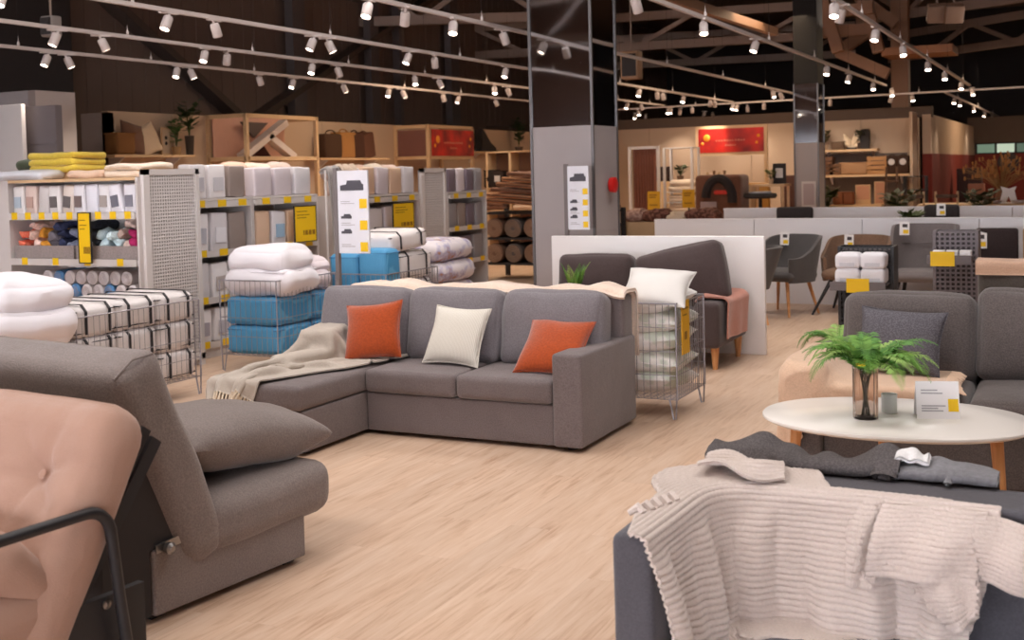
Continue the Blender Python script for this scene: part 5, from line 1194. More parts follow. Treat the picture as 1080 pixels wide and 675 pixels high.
def leaf_plant(lab, c, pot, h, n, rgb, seed, leaf=.06, potrgb=(150, 120, 90), spread=.5, name='potted_plant'):
    """pot, stems and flat leaves"""
    t = thing(name, lab, 'plant', c); b = MB(); b.lathe([(pot[0] * .75, 0), (pot[0], pot[1]), (pot[0] * .85, pot[1]), (pot[0] * .8, pot[1] - .02)], 16); obj('pot', b, mat('pot_%d_%d_%d' % potrgb, potrgb, .7), t)
    r = random.Random(seed); b = MB(); lf = MB()
    for k in range(n):
        a = k * 2.4 + r.uniform(-.4, .4); e = spread * r.uniform(.3, 1); L = h * r.uniform(.6, 1); pts = [Vector((e * L * .0, 0, pot[1] - .02)), Vector((math.cos(a) * e * L * .35, math.sin(a) * e * L * .35, pot[1] + L * .55)), Vector((math.cos(a) * e * L, math.sin(a) * e * L, pot[1] + L))]
        b.tube(pts, [.006, .004, .002], 5)
        for j in range(7):
            q = pts[1].lerp(pts[2], j / 6) if j > 1 else pts[0].lerp(pts[1], .5 + j * .3); a2 = a + r.uniform(-2, 2); d = Vector((math.cos(a2), math.sin(a2), r.uniform(-.2, .7))).normalized(); sd = d.cross(Vector((0, 0, 1))).normalized() * leaf * .3
            lf.add([q, q + d * leaf * .5 + sd, q + d * leaf, q + d * leaf * .5 - sd], [(0, 1, 2, 3)])
    obj('stems', b, mat('stem_green', (84, 92, 50), .7), t); obj('leaves', lf, mat('leaf_%d_%d_%d' % rgb, rgb, .6, var=.25, scale=20), t, False); return t
basket_box('brown box basket at the near end of the first wall shelf', on_wall(127), z1, .34, .30, (150, 104, 62), handle=False, name='storage_basket', cat='basket')
def shelf_cushion(lab, px, w, h, rgb, tilt, seed, z, dx=0.0, cat='cushion'):
    t = thing('cushion', lab, cat, (S + dx, on_wall(px), z + h * .48)); m = fabric('wallcush_%d_%d_%d' % rgb, rgb, weave=80); M = rotM((0, 0, 0), 0, 0, R(90)) @ Matrix.Rotation(tilt, 4, 'Y') @ Matrix.Rotation(R(-12), 4, 'X')
    b = MB(); b.pillow(w, h, .16, 12, .01, seed, M); obj('cover', b, m, t); b = MB(); b.tube([M @ Vector((a * w / 2 * .93, 0, c_ * h / 2 * .93)) for a, c_ in ((-1, -1), (0, -.98), (1, -1), (.98, 0), (1, 1), (0, .98), (-1, 1), (-.98, 0))], .006, 5, True); obj('seam', b, m, t)
shelf_cushion('brown cushion on the first wall shelf, behind the basket', 141, .46, .46, (122, 88, 70), R(12), 3, z1)
shelf_cushion('cream cushion leaning on the first wall shelf', 155, .44, .44, (222, 196, 164), R(-18), 5, z1)
t = thing('picture_frame', 'small framed picture with two dark spots on the left shelf', 'picture', (WL + .1, on_wall(175.5, .1), z1), R(90)); b = MB(); b.box(-.09, .09, 0, .02, 0, .40); obj('frame', b, M_ply, t, False); b = MB(); b.box(-.07, .07, -.004, 0, .03, .37); obj('print', b, mat('print_pale', (210, 184, 156), .6), t, False)
b = MB()
for z in (.17, .25): b.lathe([(.028, 0), (.0, .003)], 12, M=rotM((0, -.004, z), R(90)))
obj('motif', b, M_black, t)
leaf_plant('small green plant in a tan pot on the first wall shelf', (S, on_wall(186.5), z1), (.07, .12), .38, 9, (76, 112, 60), 3, .12, (176, 138, 92), .3)
leaf_plant('tall leafy branches in a dark vase on the first wall shelf', (S + .06, on_wall(197), z1), (.07, .28), .50, 9, (54, 72, 40), 4, .17, (70, 58, 48), .34, 'branch_vase')
basket_box('dark round basket with a handle on the middle wall shelf', on_wall(349), z2, .62, .42, (88, 64, 48)); basket_box('tan paper bag on the middle wall shelf', on_wall(362.5), z2, .50, .46, (186, 132, 76))
basket_box('dark brown bag leaning on the middle wall shelf', on_wall(375), z2, .40, .46, (84, 54, 42), tilt=R(-6)); basket_box('reddish brown bag at the far end of the middle wall shelf', on_wall(385.5), z2, .38, .46, (110, 72, 56), tilt=R(-10))
t = thing('sculpture', 'black angular sculpture on the far left wall shelf', 'ornament', (S, on_wall(512), z3), R(90)); b = MB(); b.prism([(-.36, 0), (.34, 0), (.36, .08), (.1, .2), (-.2, .46), (-.34, .5), (-.3, .2)], -.09, .09, 'y'); obj('body', b, M_black, t, False); b = MB(); b.box(-.38, .38, -.12, .12, 0, .025); obj('base', b, M_black, t, False)
leaf_plant('small dark tree plant on the far left wall shelf', (S + .06, on_wall(545), z3), (.1, .12), .62, 10, (52, 70, 44), 8, .2, (96, 76, 62), .2)
# display frames standing on the left wall
def frame_case(lab, a, c, y0, y1, depth, X=WL, side=True):
    p, q = atx(a, y0, X + depth), atx(c, y0, X + depth); zt = (p.z + q.z) / 2; zb = atx((a + c) / 2, y1, X + depth).z
    t = thing('display_case', lab, 'display frame', (X, (p.y + q.y) / 2, 0)); L = (q.y - p.y) / 2; w = .06
    for yy in (-L, L):
        for xx in (0.03, depth): b = MB(); b.box(xx - w / 2, xx + w / 2, yy - w / 2, yy + w / 2, 0, zt); obj('post', b, M_ply, t, False)
    for z in (zt, zb):
        b = MB(); b.box(depth - w / 2, depth + w / 2, -L, L, z - w, z); obj('rail', b, M_ply, t, False)
        for yy in (-L, L): b = MB(); b.box(.03, depth, yy - w / 2, yy + w / 2, z - w, z); obj('rail', b, M_ply, t, False)
    return t, L, zb, zt
t, L, zb, zt = frame_case('pale wood display frame with crossed boards on the left wall', 259, 332.5, 121.5, 165, .75)
b = MB(); b.box(.0, .62, -L, L, zb - .03, zb); obj('shelf_board', b, M_ply, t, False)
b = MB(); b.box(.1, .12, -L, L, zb, zt); obj('backdrop', b, mat('blush_panel', (206, 158, 138), .6), t, False)
H = zt - zb - .09
b = MB()
for (s_, e_) in (((-L * .72, 0), (L * .50, H)), ((L * .72, 0), (-L * .02, H * .60))): b.bar((.45, s_[0], zb + s_[1]), (.45, e_[0], zb + e_[1]), .10, .16, (1, 0, 0))
obj('crossed_board', b, mat('pale_grey_board', (228, 214, 206), .6), t, False)
b = MB(); b.prism([(-L * .15, zb), (L * .42, zb), (L * .06, zb + H * .55)], .2, .24, 'x'); obj('dark_triangle', b, mat('dark_plum', (88, 46, 44), .7), t, False)
b = MB(); b.prism([(-L * .40, zb + H), (L * .35, zb + H), (-L * .06, zb + H * .55)], .2, .24, 'x'); obj('dark_triangle', b, mat('dark_taupe', (96, 82, 78), .7), t, False)
def banner_mat(name, sx):
    m, nt, bs = _new(name); bs.inputs['Roughness'].default_value = .45; tc = N(nt, 'ShaderNodeTexCoord'); ns = N(nt, 'ShaderNodeTexNoise', Scale=2.4, Detail=2.0); nt.links.new(tc.outputs['Object'], ns.inputs['Vector'])
    cr = N(nt, 'ShaderNodeValToRGB'); el = cr.color_ramp.elements; el[0].position = .35; el[0].color = lin((132, 14, 12)); el[1].position = .68; el[1].color = lin((226, 40, 20)); nt.links.new(ns.outputs['Fac'], cr.inputs[0]); nt.links.new(cr.outputs[0], bs.inputs['Base Color']); return m
M_ban = banner_mat('red_banner', 1)
def banner(parent, M, w, h):
    b = MB(); b.box(-w / 2, w / 2, -.02, 0, -h / 2, h / 2, M); obj('banner', b, M_ban, parent, False)
    r = random.Random(4)
    for z, n, k in ((.0, 11, .042), (-.2, 5, .034)):
        b = MB()
        for i in range(n): x = (i - n / 2) * w * k; b.box(x, x + w * k * r.uniform(.5, .8), -.026, -.02, h * z - h * .035, h * z + h * r.uniform(.02, .045), M)
        obj('lettering', b, mat('banner_print', (206, 120, 96), .6), parent, False)
    b = MB()
    for (x, z, rr) in ((-.37, .12, .15), (.42, .16, .07), (.39, -.12, .06), (-.44, -.12, .07)): b.lathe([(h * rr, 0), (h * rr * .7, .012), (0, .016)], 20, M=M @ rotM((x * w, -.02, z * h), R(90)))
    obj('golden_ball', b, mat('golden_print', (240, 150, 40), .5), parent)
t, L, zb, zt = frame_case('pale wood frame holding the smaller red banner, left wall', 451, 497, 132.5, 164.5, .75)
banner(t, rotM((.80, 0, (zb + zt) / 2 - .045), 0, 0, R(90)), 2 * L - .09, zt - zb - .09)
b = MB(); b.box(.02, .72, -L + .02, -L + .04, zb, zt - .1); obj('side_panel', b, mat('plum_side', (126, 84, 74), .6), t, False)
# structures left of the shelf wall
p = aty(85, 116, 11.95); b = MB(); b.box(p.x, WL, 11.95, 12.05, 0, 2.53); struct('wall_left_return', b, mat('pale_grey_panel', (188, 176, 172), .5, var=.03))
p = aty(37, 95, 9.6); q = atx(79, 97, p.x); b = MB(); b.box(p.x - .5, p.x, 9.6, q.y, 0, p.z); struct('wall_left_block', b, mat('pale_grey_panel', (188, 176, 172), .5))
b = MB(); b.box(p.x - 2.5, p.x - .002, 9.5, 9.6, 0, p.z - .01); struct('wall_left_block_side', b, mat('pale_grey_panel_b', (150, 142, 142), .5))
p1, q1 = aty(23, 113, 9.1), aty(58, 111, 9.1); b = MB(); b.box(p1.x, q1.x, 9.1, 9.19, 0, p1.z)
for k in range(7): b.box(p1.x, q1.x, 9.085, 9.1, .2 + k * .3, .23 + k * .3)
tag(obj('grey_door', b, mat('slate_door', (112, 104, 106), .6), None, False), 'dark grey slatted door panel standing at far left', 'door panel')
p1, q1 = aty(-14, 112, 8.9), aty(22, 113, 8.9); b = MB(); b.soft(q1.x - p1.x, .06, p1.z, .01, ((p1.x + q1.x) / 2, 8.93, p1.z / 2), m=2); tag(obj('white_door', b, M_grey_lam), 'pale door panel at the left picture edge above the shelves', 'door panel')

# ------------------------------------------------------------------ rugs by the far aisle
p = aty(514, 300, 15.0)
t = thing('rug_rack', 'dark rack of rolled rugs left of the mirrored pillar', 'rack', (-7.0, 15.6, 0)); RX0, RX1 = -.95, .95
for z in (.25, .62, .99): b = MB(); b.box(RX0, RX1, -.4, .4, z - .03, z); obj('shelf', b, M_black, t, False)
for x in (RX0, RX1):
    for y in (-.38, .38): b = MB(); b.box(x - .03, x + .03, y - .03, y + .03, 0, 1.02); obj('post', b, M_black, t, False)
for r_, z in enumerate((.25, .62)):
    for k in range(6):
        q = thing('rug_roll', '%s rolled rug end, %s from the left on the %s rack shelf' % (('brown', 'grey')[k % 2], ORD[k], ('lower', 'upper')[r_]), 'rug', (-7.78 + k * .31, 15.2, z + .142), 0, 'rolled rugs on the rack')
        m = mat('rug_brown' if k % 2 == 0 else 'rug_grey', (128, 96, 78) if k % 2 == 0 else (98, 88, 84), .95, bump=.4); b = MB(); b.lathe([(.03, .0), (.12, 0), (.14, .015), (.14, .78), (.03, .8)], 18, M=rotM((0, 0, 0), R(-90))); obj('roll', b, m, q)
        b = MB(); b.tube([((.03 + .1 * a / 25) * math.cos(a), -.004, (.03 + .1 * a / 25) * math.sin(a)) for a in np.linspace(0, 25, 60)], .005, 4); obj('spiral', b, mat('rug_pale', (170, 140, 116), .95), q)
for k in range(6):
    q = thing('flat_rug', 'orange-brown flat rug, %s from the bottom of the slanting pile' % ORD[k], 'rug', (-7.0 + .04 * k, 15.5, 1.0 + k * .078), 0, 'flat rugs piled on the rack')
    M = rotM((0, 0, .08), 0, R(4.5)); b = MB(); b.soft(1.85 - .1 * k, .95, .06, .028, (0, 0, .03), m=5, amp=.012, ns=3, seed=k, M=M); obj('rug', b, fabric('rug_%d' % (k % 3), [(176, 122, 84), (198, 140, 98), (150, 104, 78)][k % 3], weave=70), q)
    b = MB(); b.bar(M @ Vector((-.9 + .05 * k, -.48, .03)), M @ Vector((.9 - .05 * k, -.48, .03)), .012, .02); obj('binding', b, mat('rug_binding', (96, 66, 50), .9), q, False)
def wall_unit(lab, px0, px1, py0, py1, Y, zs, m, d=.4, ncol=2):
    p, q = aty(px0, py0, Y), aty(px1, py0, Y); t = thing('storage_unit', lab, 'shelving', ((p.x + q.x) / 2, Y + d / 2, 0)); w = (q.x - p.x) / 2; zt = p.z
    for k in range(ncol + 1): x = -w + 2 * w * k / ncol; b = MB(); b.box(x - .02, x + .02, -d / 2, d / 2, 0, zt); obj('upright', b, m, t, False)
    for z in list(zs) + [zt]: b = MB(); b.box(-w, w, -d / 2, d / 2, z - .03, z); obj('shelf', b, m, t, False)
    b = MB(); b.box(-w, w, d / 2 - .02, d / 2, 0, zt); obj('back_panel', b, mat('unit_back', (120, 84, 64), .7), t, False); return t
wall_unit('pale shelving with black bags and a lantern, beyond the rug rack', 513, 562, 160, 240, 20.5, (.4, .85, 1.28), M_ply)
zz = 1.28
for k, (px, rgb, w, h, nm) in enumerate(((519, (52, 44, 42), .26, .36, 'black bag on the pale shelving beyond the rugs, left one'), (527.5, (60, 48, 44), .22, .34, 'black bag with a pale label on the shelving beyond the rugs'), (544, (84, 62, 48), .26, .30, 'dark lantern-like basket on the pale shelving beyond the rugs'))):
    p = aty(px, 190, 20.62); q = basket_box(nm, 20.62, zz, w, h, rgb, p.x, .22, k == 2); q.rotation_euler = (0, 0, 0)
    if k == 1: b = MB(); b.box(-.06, .06, -.135, -.125, .12, .24); obj('label', b, M_grey_lam, q, False)
p = aty(552, 185, 20.6); folded_stack('cream folded blanket on the shelving beyond the rugs', (p.x, 20.6, .852), (.4, .26, .2), fabric('cream_b', (226, 200, 176)), 2)
p = aty(523, 205, 20.6); folded_stack('brown folded blanket on the shelving beyond the rugs', (p.x, 20.6, .852), (.4, .26, .2), fabric('brown_b', (120, 84, 66)), 3)

# ------------------------------------------------------------------ far middle: curtains, banner, linen rack, armchair
YB = 24.0
p, q = aty(735.5, 135, YB), aty(807.5, 132.5, YB); zt = (p.z + q.z) / 2; zb = aty(770, 162, YB).z; w = (q.x - p.x)
t = thing('display_case', 'white frame holding the large red banner at the back', 'display frame', ((p.x + q.x) / 2, YB, 0))
for x in (-w / 2, w / 2): b = MB(); b.box(x - .035, x + .035, -.035, .035, 0, zt + .03); obj('post', b, M_ply, t, False)
for z in (zt, zb): b = MB(); b.box(-w / 2, w / 2, -.03, .03, z - .035, z + .03); obj('rail', b, M_ply, t, False)
banner(t, rotM((0, -.02, (zt + zb) / 2)), w - .06, zt - zb - .06)
YC = 20.0; p, q = aty(664, 155, YC), aty(694, 155, YC); zt = p.z
t = thing('curtain_stand', 'white rail stand hung with a brown curtain', 'curtain stand', ((p.x + q.x) / 2, YC, 0)); w = q.x - p.x
for x in (-w / 2, w / 2): b = MB(); b.box(x - .025, x + .025, -.025, .025, 0, zt); obj('post', b, M_metal_w, t, False)
b = MB(); b.box(-w / 2, w / 2, -.025, .025, zt - .05, zt); obj('top_rail', b, M_metal_w, t, False); b = MB(); b.box(-w / 2 - .02, w / 2 + .02, -.2, .2, 0, .03); obj('base', b, M_metal_w, t, False)
xs = np.linspace(0, 1, 90); P = np.zeros((14, 90, 3)); P[..., 0] = p.x + .09 + (w - .12) * xs[None, :]; P[..., 1] = YC - .06 + .035 * np.sin(xs * 52)[None, :] * np.linspace(.7, 1.1, 14)[:, None]; P[..., 2] = np.linspace(zt - .05, .25, 14)[:, None]
blanket('curtain', 'rust brown curtain hanging in folds on the white stand', P, fabric('rust_curtain', (136, 84, 68), weave=90), .01, (1, 1), cat='curtain')
def flat_card(lab, px0, py0, px1, py1, Y, m, name='price_sign', cat='sign', post=True):
    a, c = aty(px0, py0, Y), aty(px1, py1, Y); t = thing(name, lab, cat, ((a.x + c.x) / 2, Y, 0)); w, h = abs(c.x - a.x) / 2, abs(a.z - c.z) / 2; zc = (a.z + c.z) / 2
    b = MB(); b.box(-w, w, -.012, 0, zc - h, zc + h); obj('board', b, m, t, False)
    b = MB(); b.box(-.012, .012, 0, .02, 0, zc + h * .6); obj('post', b, M_metal_b, t, False); b = MB(); b.box(-.12, .12, -.1, .1, 0, .015); obj('base', b, M_metal_b, t, False)
    b = MB(); [b.box(-w * .7, w * f_, -.016, -.012, zc + h * z - .012, zc + h * z + .012) for z, f_ in ((.6, .5), (.35, .3), (-.5, .6))]; obj('print', b, mat('ochre_print', (150, 110, 20), .6), t, False)
M_yellow_shaded = mat('shaded_yellow', (206, 160, 34), .5)  # darker copy of the card yellow, with the shade put into the colour
flat_card('yellow price board in front of the brown curtain', 683, 202, 696.5, 221, 19.4, M_yellow_shaded); flat_card('yellow price board in front of the linen rack', 719.5, 200, 733, 219, 19.4, M_yellow_shaded)
p, q = aty(704, 156, 20.6), aty(733, 157, 20.6); zt = p.z; t = thing('linen_rack', 'white open rack with a stack of folded white linen', 'rack', ((p.x + q.x) / 2, 20.6, 0)); w = (q.x - p.x) / 2
for x in (-w, w):
    for y in (-.2, .2): b = MB(); b.box(x - .022, x + .022, y - .022, y + .022, 0, zt); obj('post', b, M_metal_w, t, False)
lz = [.45, .62, .79, .96, 1.15]
for z in lz + [zt]: b = MB(); b.box(-w, w, -.22, .22, z - .02, z); obj('shelf', b, M_metal_w, t, False)
for k, z in enumerate(lz): folded_stack('white folded linen, %s shelf up on the open white rack' % ORD[k], (t.location.x + .02, 20.58, z + .002), (w * 1.75, .36, .12 if k < 4 else .2), fabric('linen_w', (234, 216, 196), weave=100), 2, 0, 60 + k, 'folded_linen', 'linen', 'linen on the open rack')
p = aty(700, 178, 21.3); b = MB(); b.box(p.x - .45, p.x + .5, 21.3, 21.6, 0, 1.33); tag(obj('display_counter', b, M_ply, None, False), 'pale counter behind the linen rack', 'counter')
basket_box('dark cushion lump on the pale counter behind the linen rack', 21.45, 1.332, .34, .28, (62, 46, 44), p.x - .1, .24, False, 'dark_bundle', 'bundle').rotation_euler = (0, 0, 0)
leaf_plant('green plant on the pale counter behind the linen rack', (p.x + .28, 21.45, 1.332), (.07, .1), .2, 10, (74, 84, 48), 12, .12, (110, 86, 70), .9)
# tall upholstered piece with a rounded hood
p, q = aty(736, 185, 18.5), aty(784, 185, 18.5); t = thing('hooded_armchair', 'brown hooded armchair with a red cushion edge, back middle', 'armchair', ((p.x + q.x) / 2, 18.5, 0)); w = (q.x - p.x) / 2; zt = aty(760, 183, 18.5).z
M_br = fabric('brown_upholstery', (112, 74, 58), weave=90)
b = MB(); b.soft(2 * w, .6, zt - .1, .07, (0, .1, (zt + .06) / 2), m=5); obj('body', b, M_br, t)
b = MB(); b.tube([(w * .1 + w * .58 * math.cos(a), -.24, zt - .42 + .34 * math.sin(a)) for a in np.linspace(-.15, math.pi - .1, 18)], .075, 8); obj('hood_arch', b, mat('black_hood', (40, 32, 32), .8), t)
b = MB(); b.soft(w * .8, .06, .07, .02, (w * .3, -.24, zt - .30), m=2); obj('red_piping', b, mat('red_edge', (190, 50, 36), .6), t)
b = MB(); b.box(-w * .72, -w * .02, -.235, -.215, zt - .75, zt - .45); obj('label', b, mat('lilac_card', (168, 150, 150), .6), t, False)
for x in (-w * .8, w * .8): b = MB(); b.box(x - .04, x + .04, -.1, .3, 0, .07); obj('foot', b, M_foot, t, False)
b = MB(); b.soft(1.5, .5, 1.28, .02, (aty(766, 180, 21.2).x, 21.2, .64), m=2); tag(obj('display_counter', b, mat('tan_counter', (168, 128, 90), .6)), 'tan counter with trinkets behind the brown hooded armchair', 'counter')
for k, px in enumerate((746, 753, 758, 764)):
    p = aty(px, 176, 21.1); b = MB(); b.lathe([(.05, 0), (.07, .06), (.04, .14), (.02, .16), (.03, .2 + .03 * (k % 2))], 14, (p.x, 21.1, 1.282)); tag(obj('small_vase', b, mat('vase_%d' % (k % 2), [(206, 176, 140), (120, 92, 70)][k % 2], .5)), '%s small vase, %s from the left on the tan counter' % (('pale', 'brown')[k % 2], ORD[k]), 'vase', 'small vases on the tan counter')
# desk group left of the far pillar
p = aty(812, 194, 19.5); t = thing('side_table', 'pale side table by the far slim pillar', 'table', (p.x, 19.5, 0)); b = MB(); b.box(-.30, .30, -.25, .25, p.z - .04, p.z); obj('top', b, M_ply, t, False)
for sx in (-.26, .26):
    for sy in (-.2, .2): b = MB(); b.box(sx - .02, sx + .02, sy - .02, sy + .02, 0, p.z - .04); obj('leg', b, M_ply, t, False)
zt = p.z
t = thing('framed_photo', 'small dark photo frame standing on the pale side table', 'picture', (aty(822, 180, 19.5).x, 19.5, zt)); b = MB(); b.box(-.11, .11, -.01, .01, 0, .34); obj('frame', b, M_black, t, False); b = MB(); b.box(-.06, .06, -.014, -.01, .1, .26); obj('photo', b, M_grey_lam, t, False)
leaf_plant('little plant on the pale side table by the far pillar', (aty(813, 188, 19.45).x, 19.45, zt), (.05, .08), .14, 8, (110, 120, 70), 21, .09, (188, 160, 130), .7)
t = thing('bar_stool', 'dark round-topped stool with a white tray', 'stool', (aty(802, 215, 18.6).x, 18.6, 0)); zt = aty(802, 204, 18.6).z
b = MB(); b.lathe([(.0, zt - .08), (.24, zt - .08), (.27, zt - .04), (.25, zt), (0, zt)], 20); obj('seat', b, M_black, t); b = MB(); b.lathe([(.03, 0), (.03, zt - .08)], 10); obj('column', b, M_black, t)
b = MB()
for k in range(5): a = k * 1.257; b.bar((0, 0, .12), (.3 * math.cos(a), .3 * math.sin(a), .03), .04, .04)
obj('foot_star', b, M_black, t, False)
b = MB(); b.lathe([(0, 0), (.17, 0), (.19, .03), (.17, .03), (.16, .01)], 20, (t.location.x, 18.6, zt)); tag(obj('tray', b, M_white), 'white round tray on the dark stool', 'tray')
for k, (px, py, Y, w_, h_, rgb, nm, lab) in enumerate(((799, 192, 20.3, .42, 1.28, (176, 124, 50), 'tall_box', 'ochre tall board behind the dark stool'), (787, 195, 20.2, .30, 1.25, (206, 180, 150), 'tall_box', 'pale narrow display post left of the ochre board'), (833, 200, 20.9, .3, 1.4, (92, 58, 46), 'tall_box', 'dark brown display post left of the far pillar'))):
    p = aty(px, py, Y); b = MB(); b.soft(w_, .12, h_, .02, (p.x, Y, h_ / 2), m=2); tag(obj(nm, b, mat('post_%d' % k, rgb, .6)), lab, 'display board')
# items lying along the partition tops
def lump(lab, px, Y, z, size, m, seed, name='folded_fur', cat='throw'):
    p = aty(px, 225, Y); t = thing(name, lab, cat, (p.x, Y, z)); b = MB(); b.soft(*size, min(size) * .48, (0, 0, size[2] / 2), seg=3, m=7, bulge=(.01, .01, .02), amp=.035, ns=7, seed=seed); obj('body', b, m, t)
    b = MB(); b.soft(size[0] * .5, size[1] * .8, size[2] * .5, size[2] * .24, (size[0] * .1, 0, size[2] * .95), m=4, amp=.03, ns=8, seed=seed + 4); obj('fold', b, m, t); return t
p, q = aty(655, 229, 16.4), aty(762, 224, 16.4); b = MB(); b.soft(q.x - p.x, .6, .80, .02, ((p.x + q.x) / 2, 16.4, .40), m=2); tag(obj('display_table', b, M_ply), 'pale table of fur throws behind the partitions', 'table')
M_bf = pattern('brown_fur', 'blotch', (92, 60, 52), (140, 98, 84), 20, .95); M_pf = pattern('pink_fur', 'blotch', (160, 126, 116), (196, 166, 152), 24, .95)
lump('dusty pink fur throw heaped at the left of the pale table', 671, 16.3, .802, (.34, .4, .15), M_pf, 3); lump('dark brown fur throw heaped next to the pink one', 694, 16.3, .802, (.42, .4, .15), M_bf, 5); lump('cream folded throw between two brown furs', 716, 16.3, .802, (.3, .4, .11), fabric('cream_c', (224, 204, 180)), 7); lump('brown fur throw at the right of the pale table', 742, 16.3, .802, (.50, .4, .15), M_bf, 9)
t = thing('dark_chair', 'dark chair whose rounded back shows over the partition near the far pillar', 'chair', (aty(834, 228, 14.5).x, 14.5, 0)); F_dk = fabric('near_black_felt', (58, 52, 52))
def low_chair(t, w, zt, m, tag_=False):
    b = MB(); b.soft(w, .08, .5, .04, (0, .22, zt - .25), m=4, bulge=(0, .02, 0)); obj('backrest', b, m, t); b = MB(); b.soft(w, .46, .1, .04, (0, 0, .45), m=4); obj('seat', b, m, t)
    for sx in (-1, 1):
        for sy in (-1, 1): b = MB(); b.tube([(sx * w * .35, sy * .17, .42), (sx * w * .44, sy * .22, 0)], .013, 8); obj('leg', b, M_metal_b, t)
    b = MB(); b.tube([(-w * .3, .2, .44), (-w * .3, .22, .6)], .013, 6); b.tube([(w * .3, .2, .44), (w * .3, .22, .6)], .013, 6); obj('back_post', b, M_metal_b, t)
    if tag_: card_tag(t, 0, .165, zt - .06, 0, 1.0)
low_chair(t, .46, 1.045, F_dk)
t = thing('dark_chair', 'black chair with a white tag showing over the partition', 'chair', (aty(991, 228, 14.4).x, 14.4, 0)); low_chair(t, .40, 1.06, F_dk, True)
leaf_plant('trailing green plant showing over the partition beside the black chair', (aty(962, 226, 14.3).x, 14.3, 0), (.13, .82), .16, 14, (74, 92, 48), 31, .13, (120, 96, 80), 1.1)

# ------------------------------------------------------------------ far right: lit shelves, red wall
def back_shelf(lab, px0, px1, py, Y, d=.34):
    p, q = aty(px0, py, Y), aty(px1, py, Y); z = (p.z + q.z) / 2; t = thing('wall_shelf', lab, 'shelf', ((p.x + q.x) / 2, Y + d / 2, z)); w = (q.x - p.x) / 2
    b = MB(); b.box(-w, w, -d / 2, d / 2, -.05, 0); obj('board', b, M_ply, t, False)
    for x in (-w * .8, w * .8): b = MB(); b.prism([(-d / 2 + .05, -.05), (d / 2, -.05), (d / 2, -.22)], x - .015, x + .015, 'x'); obj('bracket', b, M_metal_w, t, False)
    return z
YS = 26.6; YI = 26.78
b = MB(); p, q = aty(866, 160, 26.95), aty(957, 160, 26.95); b.box(p.x, q.x, 26.95, 26.99, 0, 1.80); struct('trim_2', b, mat('slate_panel', (104, 92, 86), .7))
za = back_shelf('upper lit wall shelf with plants and ornaments, back right', 866, 925, 157.5, YS); zc = back_shelf('lower lit wall shelf with crates and boxes, back right', 866, 959, 184, YS)
X_ = lambda px: aty(px, 170, YI).x
leaf_plant('spiky plant in a pale pot on the upper lit shelf', (X_(870.5), YI - .06, za), (.1, .12), .3, 10, (104, 100, 66), 41, .14, (176, 150, 126), .5)
basket_box('flat brown box on the upper lit shelf', YI, za + .002, .26, .17, (120, 96, 78), X_(884), .2, False, 'storage_box', 'box').rotation_euler = (0, 0, 0)
t = thing('coral_ornament', 'white coral ornament on the upper lit shelf', 'ornament', (X_(898), YI, za)); r_ = random.Random(2); b = MB()
for k in range(26): a = r_.uniform(0, 6.28); e = Vector((math.cos(a) * r_.uniform(.05, .27), math.sin(a) * .1, r_.uniform(.1, .36))); b.tube([(0, 0, .03), e * .6 + Vector((0, 0, .03)), e], [.035, .03, .012], 6)
obj('branches', b, mat('coral_white', (236, 216, 188), .7), t); b = MB(); b.lathe([(.12, 0), (.12, .04)], 14); obj('base', b, M_black, t)
leaf_plant('dark leafy plant in a black pot on the upper lit shelf', (X_(908.5), YI, za), (.09, .14), .26, 9, (70, 70, 46), 44, .16, (70, 56, 48), .6)
t = thing('vase', 'tall black square vase at the right of the upper lit shelf', 'vase', (X_(913), YI - .02, za)); b = MB(); b.soft(.20, .16, .42, .02, (0, 0, .21), m=2); obj('body', b, M_black, t); b = MB(); b.box(-.07, .07, -.05, .05, .42, .44); obj('lip', b, M_black, t, False)
def crate(lab, px, z, w, h, rgb, n=3, Y=YI):
    t = thing('crate', lab, 'crate', (X_(px), Y, z)); m = wood('crate_%d_%d_%d' % rgb, tuple(int(v * .8) for v in rgb), rgb, 0, 2)
    for k in range(n): b = MB(); zz = h * k / n; b.box(-w / 2, w / 2, -.13, -.115, zz + .008, zz + h / n - .012); b.box(-w / 2, w / 2, .115, .13, zz + .008, zz + h / n - .012); b.box(-w / 2, -w / 2 + .015, -.13, .13, zz + .008, zz + h / n - .012); b.box(w / 2 - .015, w / 2, -.13, .13, zz + .008, zz + h / n - .012); obj('board', b, m, t, False)
    b = MB(); [b.box(sx - .02, sx + .02, sy - .02, sy + .02, 0, h) for sx in (-w / 2 + .035, w / 2 - .035) for sy in (-.09, .09)]; b.box(-w / 2, w / 2, -.13, .13, 0, .015); obj('corner_post', b, m, t, False)
crate('dark slatted crate at the left of the lower lit shelf', 873, zc, .28, .42, (120, 80, 52), 4); crate('low dark crate on the lower lit shelf', 882, zc, .26, .26, (128, 88, 56), 3)
basket_box('patterned long box on the lower lit shelf', YI, zc + .002, .62, .27, (190, 146, 108), X_(901), .24, False, 'storage_box', 'box').rotation_euler = (0, 0, 0)
crate('pale wooden crate stack on the lower lit shelf', 925.5, zc, .44, .40, (200, 146, 92), 4)
for k, px in enumerate((941, 953)): q = basket_box('dark basket with a round pale tag, %s one on the lower lit shelf' % ('left', 'right')[k], YI, zc, .24, .40, (74, 52, 42), X_(px), .22, True, 'storage_basket', 'basket'); q.rotation_euler = (0, 0, 0); b = MB(); b.lathe([(.07, 0), (.0, .01)], 14, M=rotM((0, -.125, .26), R(90))); obj('tag', b, M_grey_lam, q)
b = MB(); p = aty(959, 118, 26.2); b.box(p.x, p.x + .06, 26.2, 26.98, 0, p.z); struct('trim_3', b, M_beige)
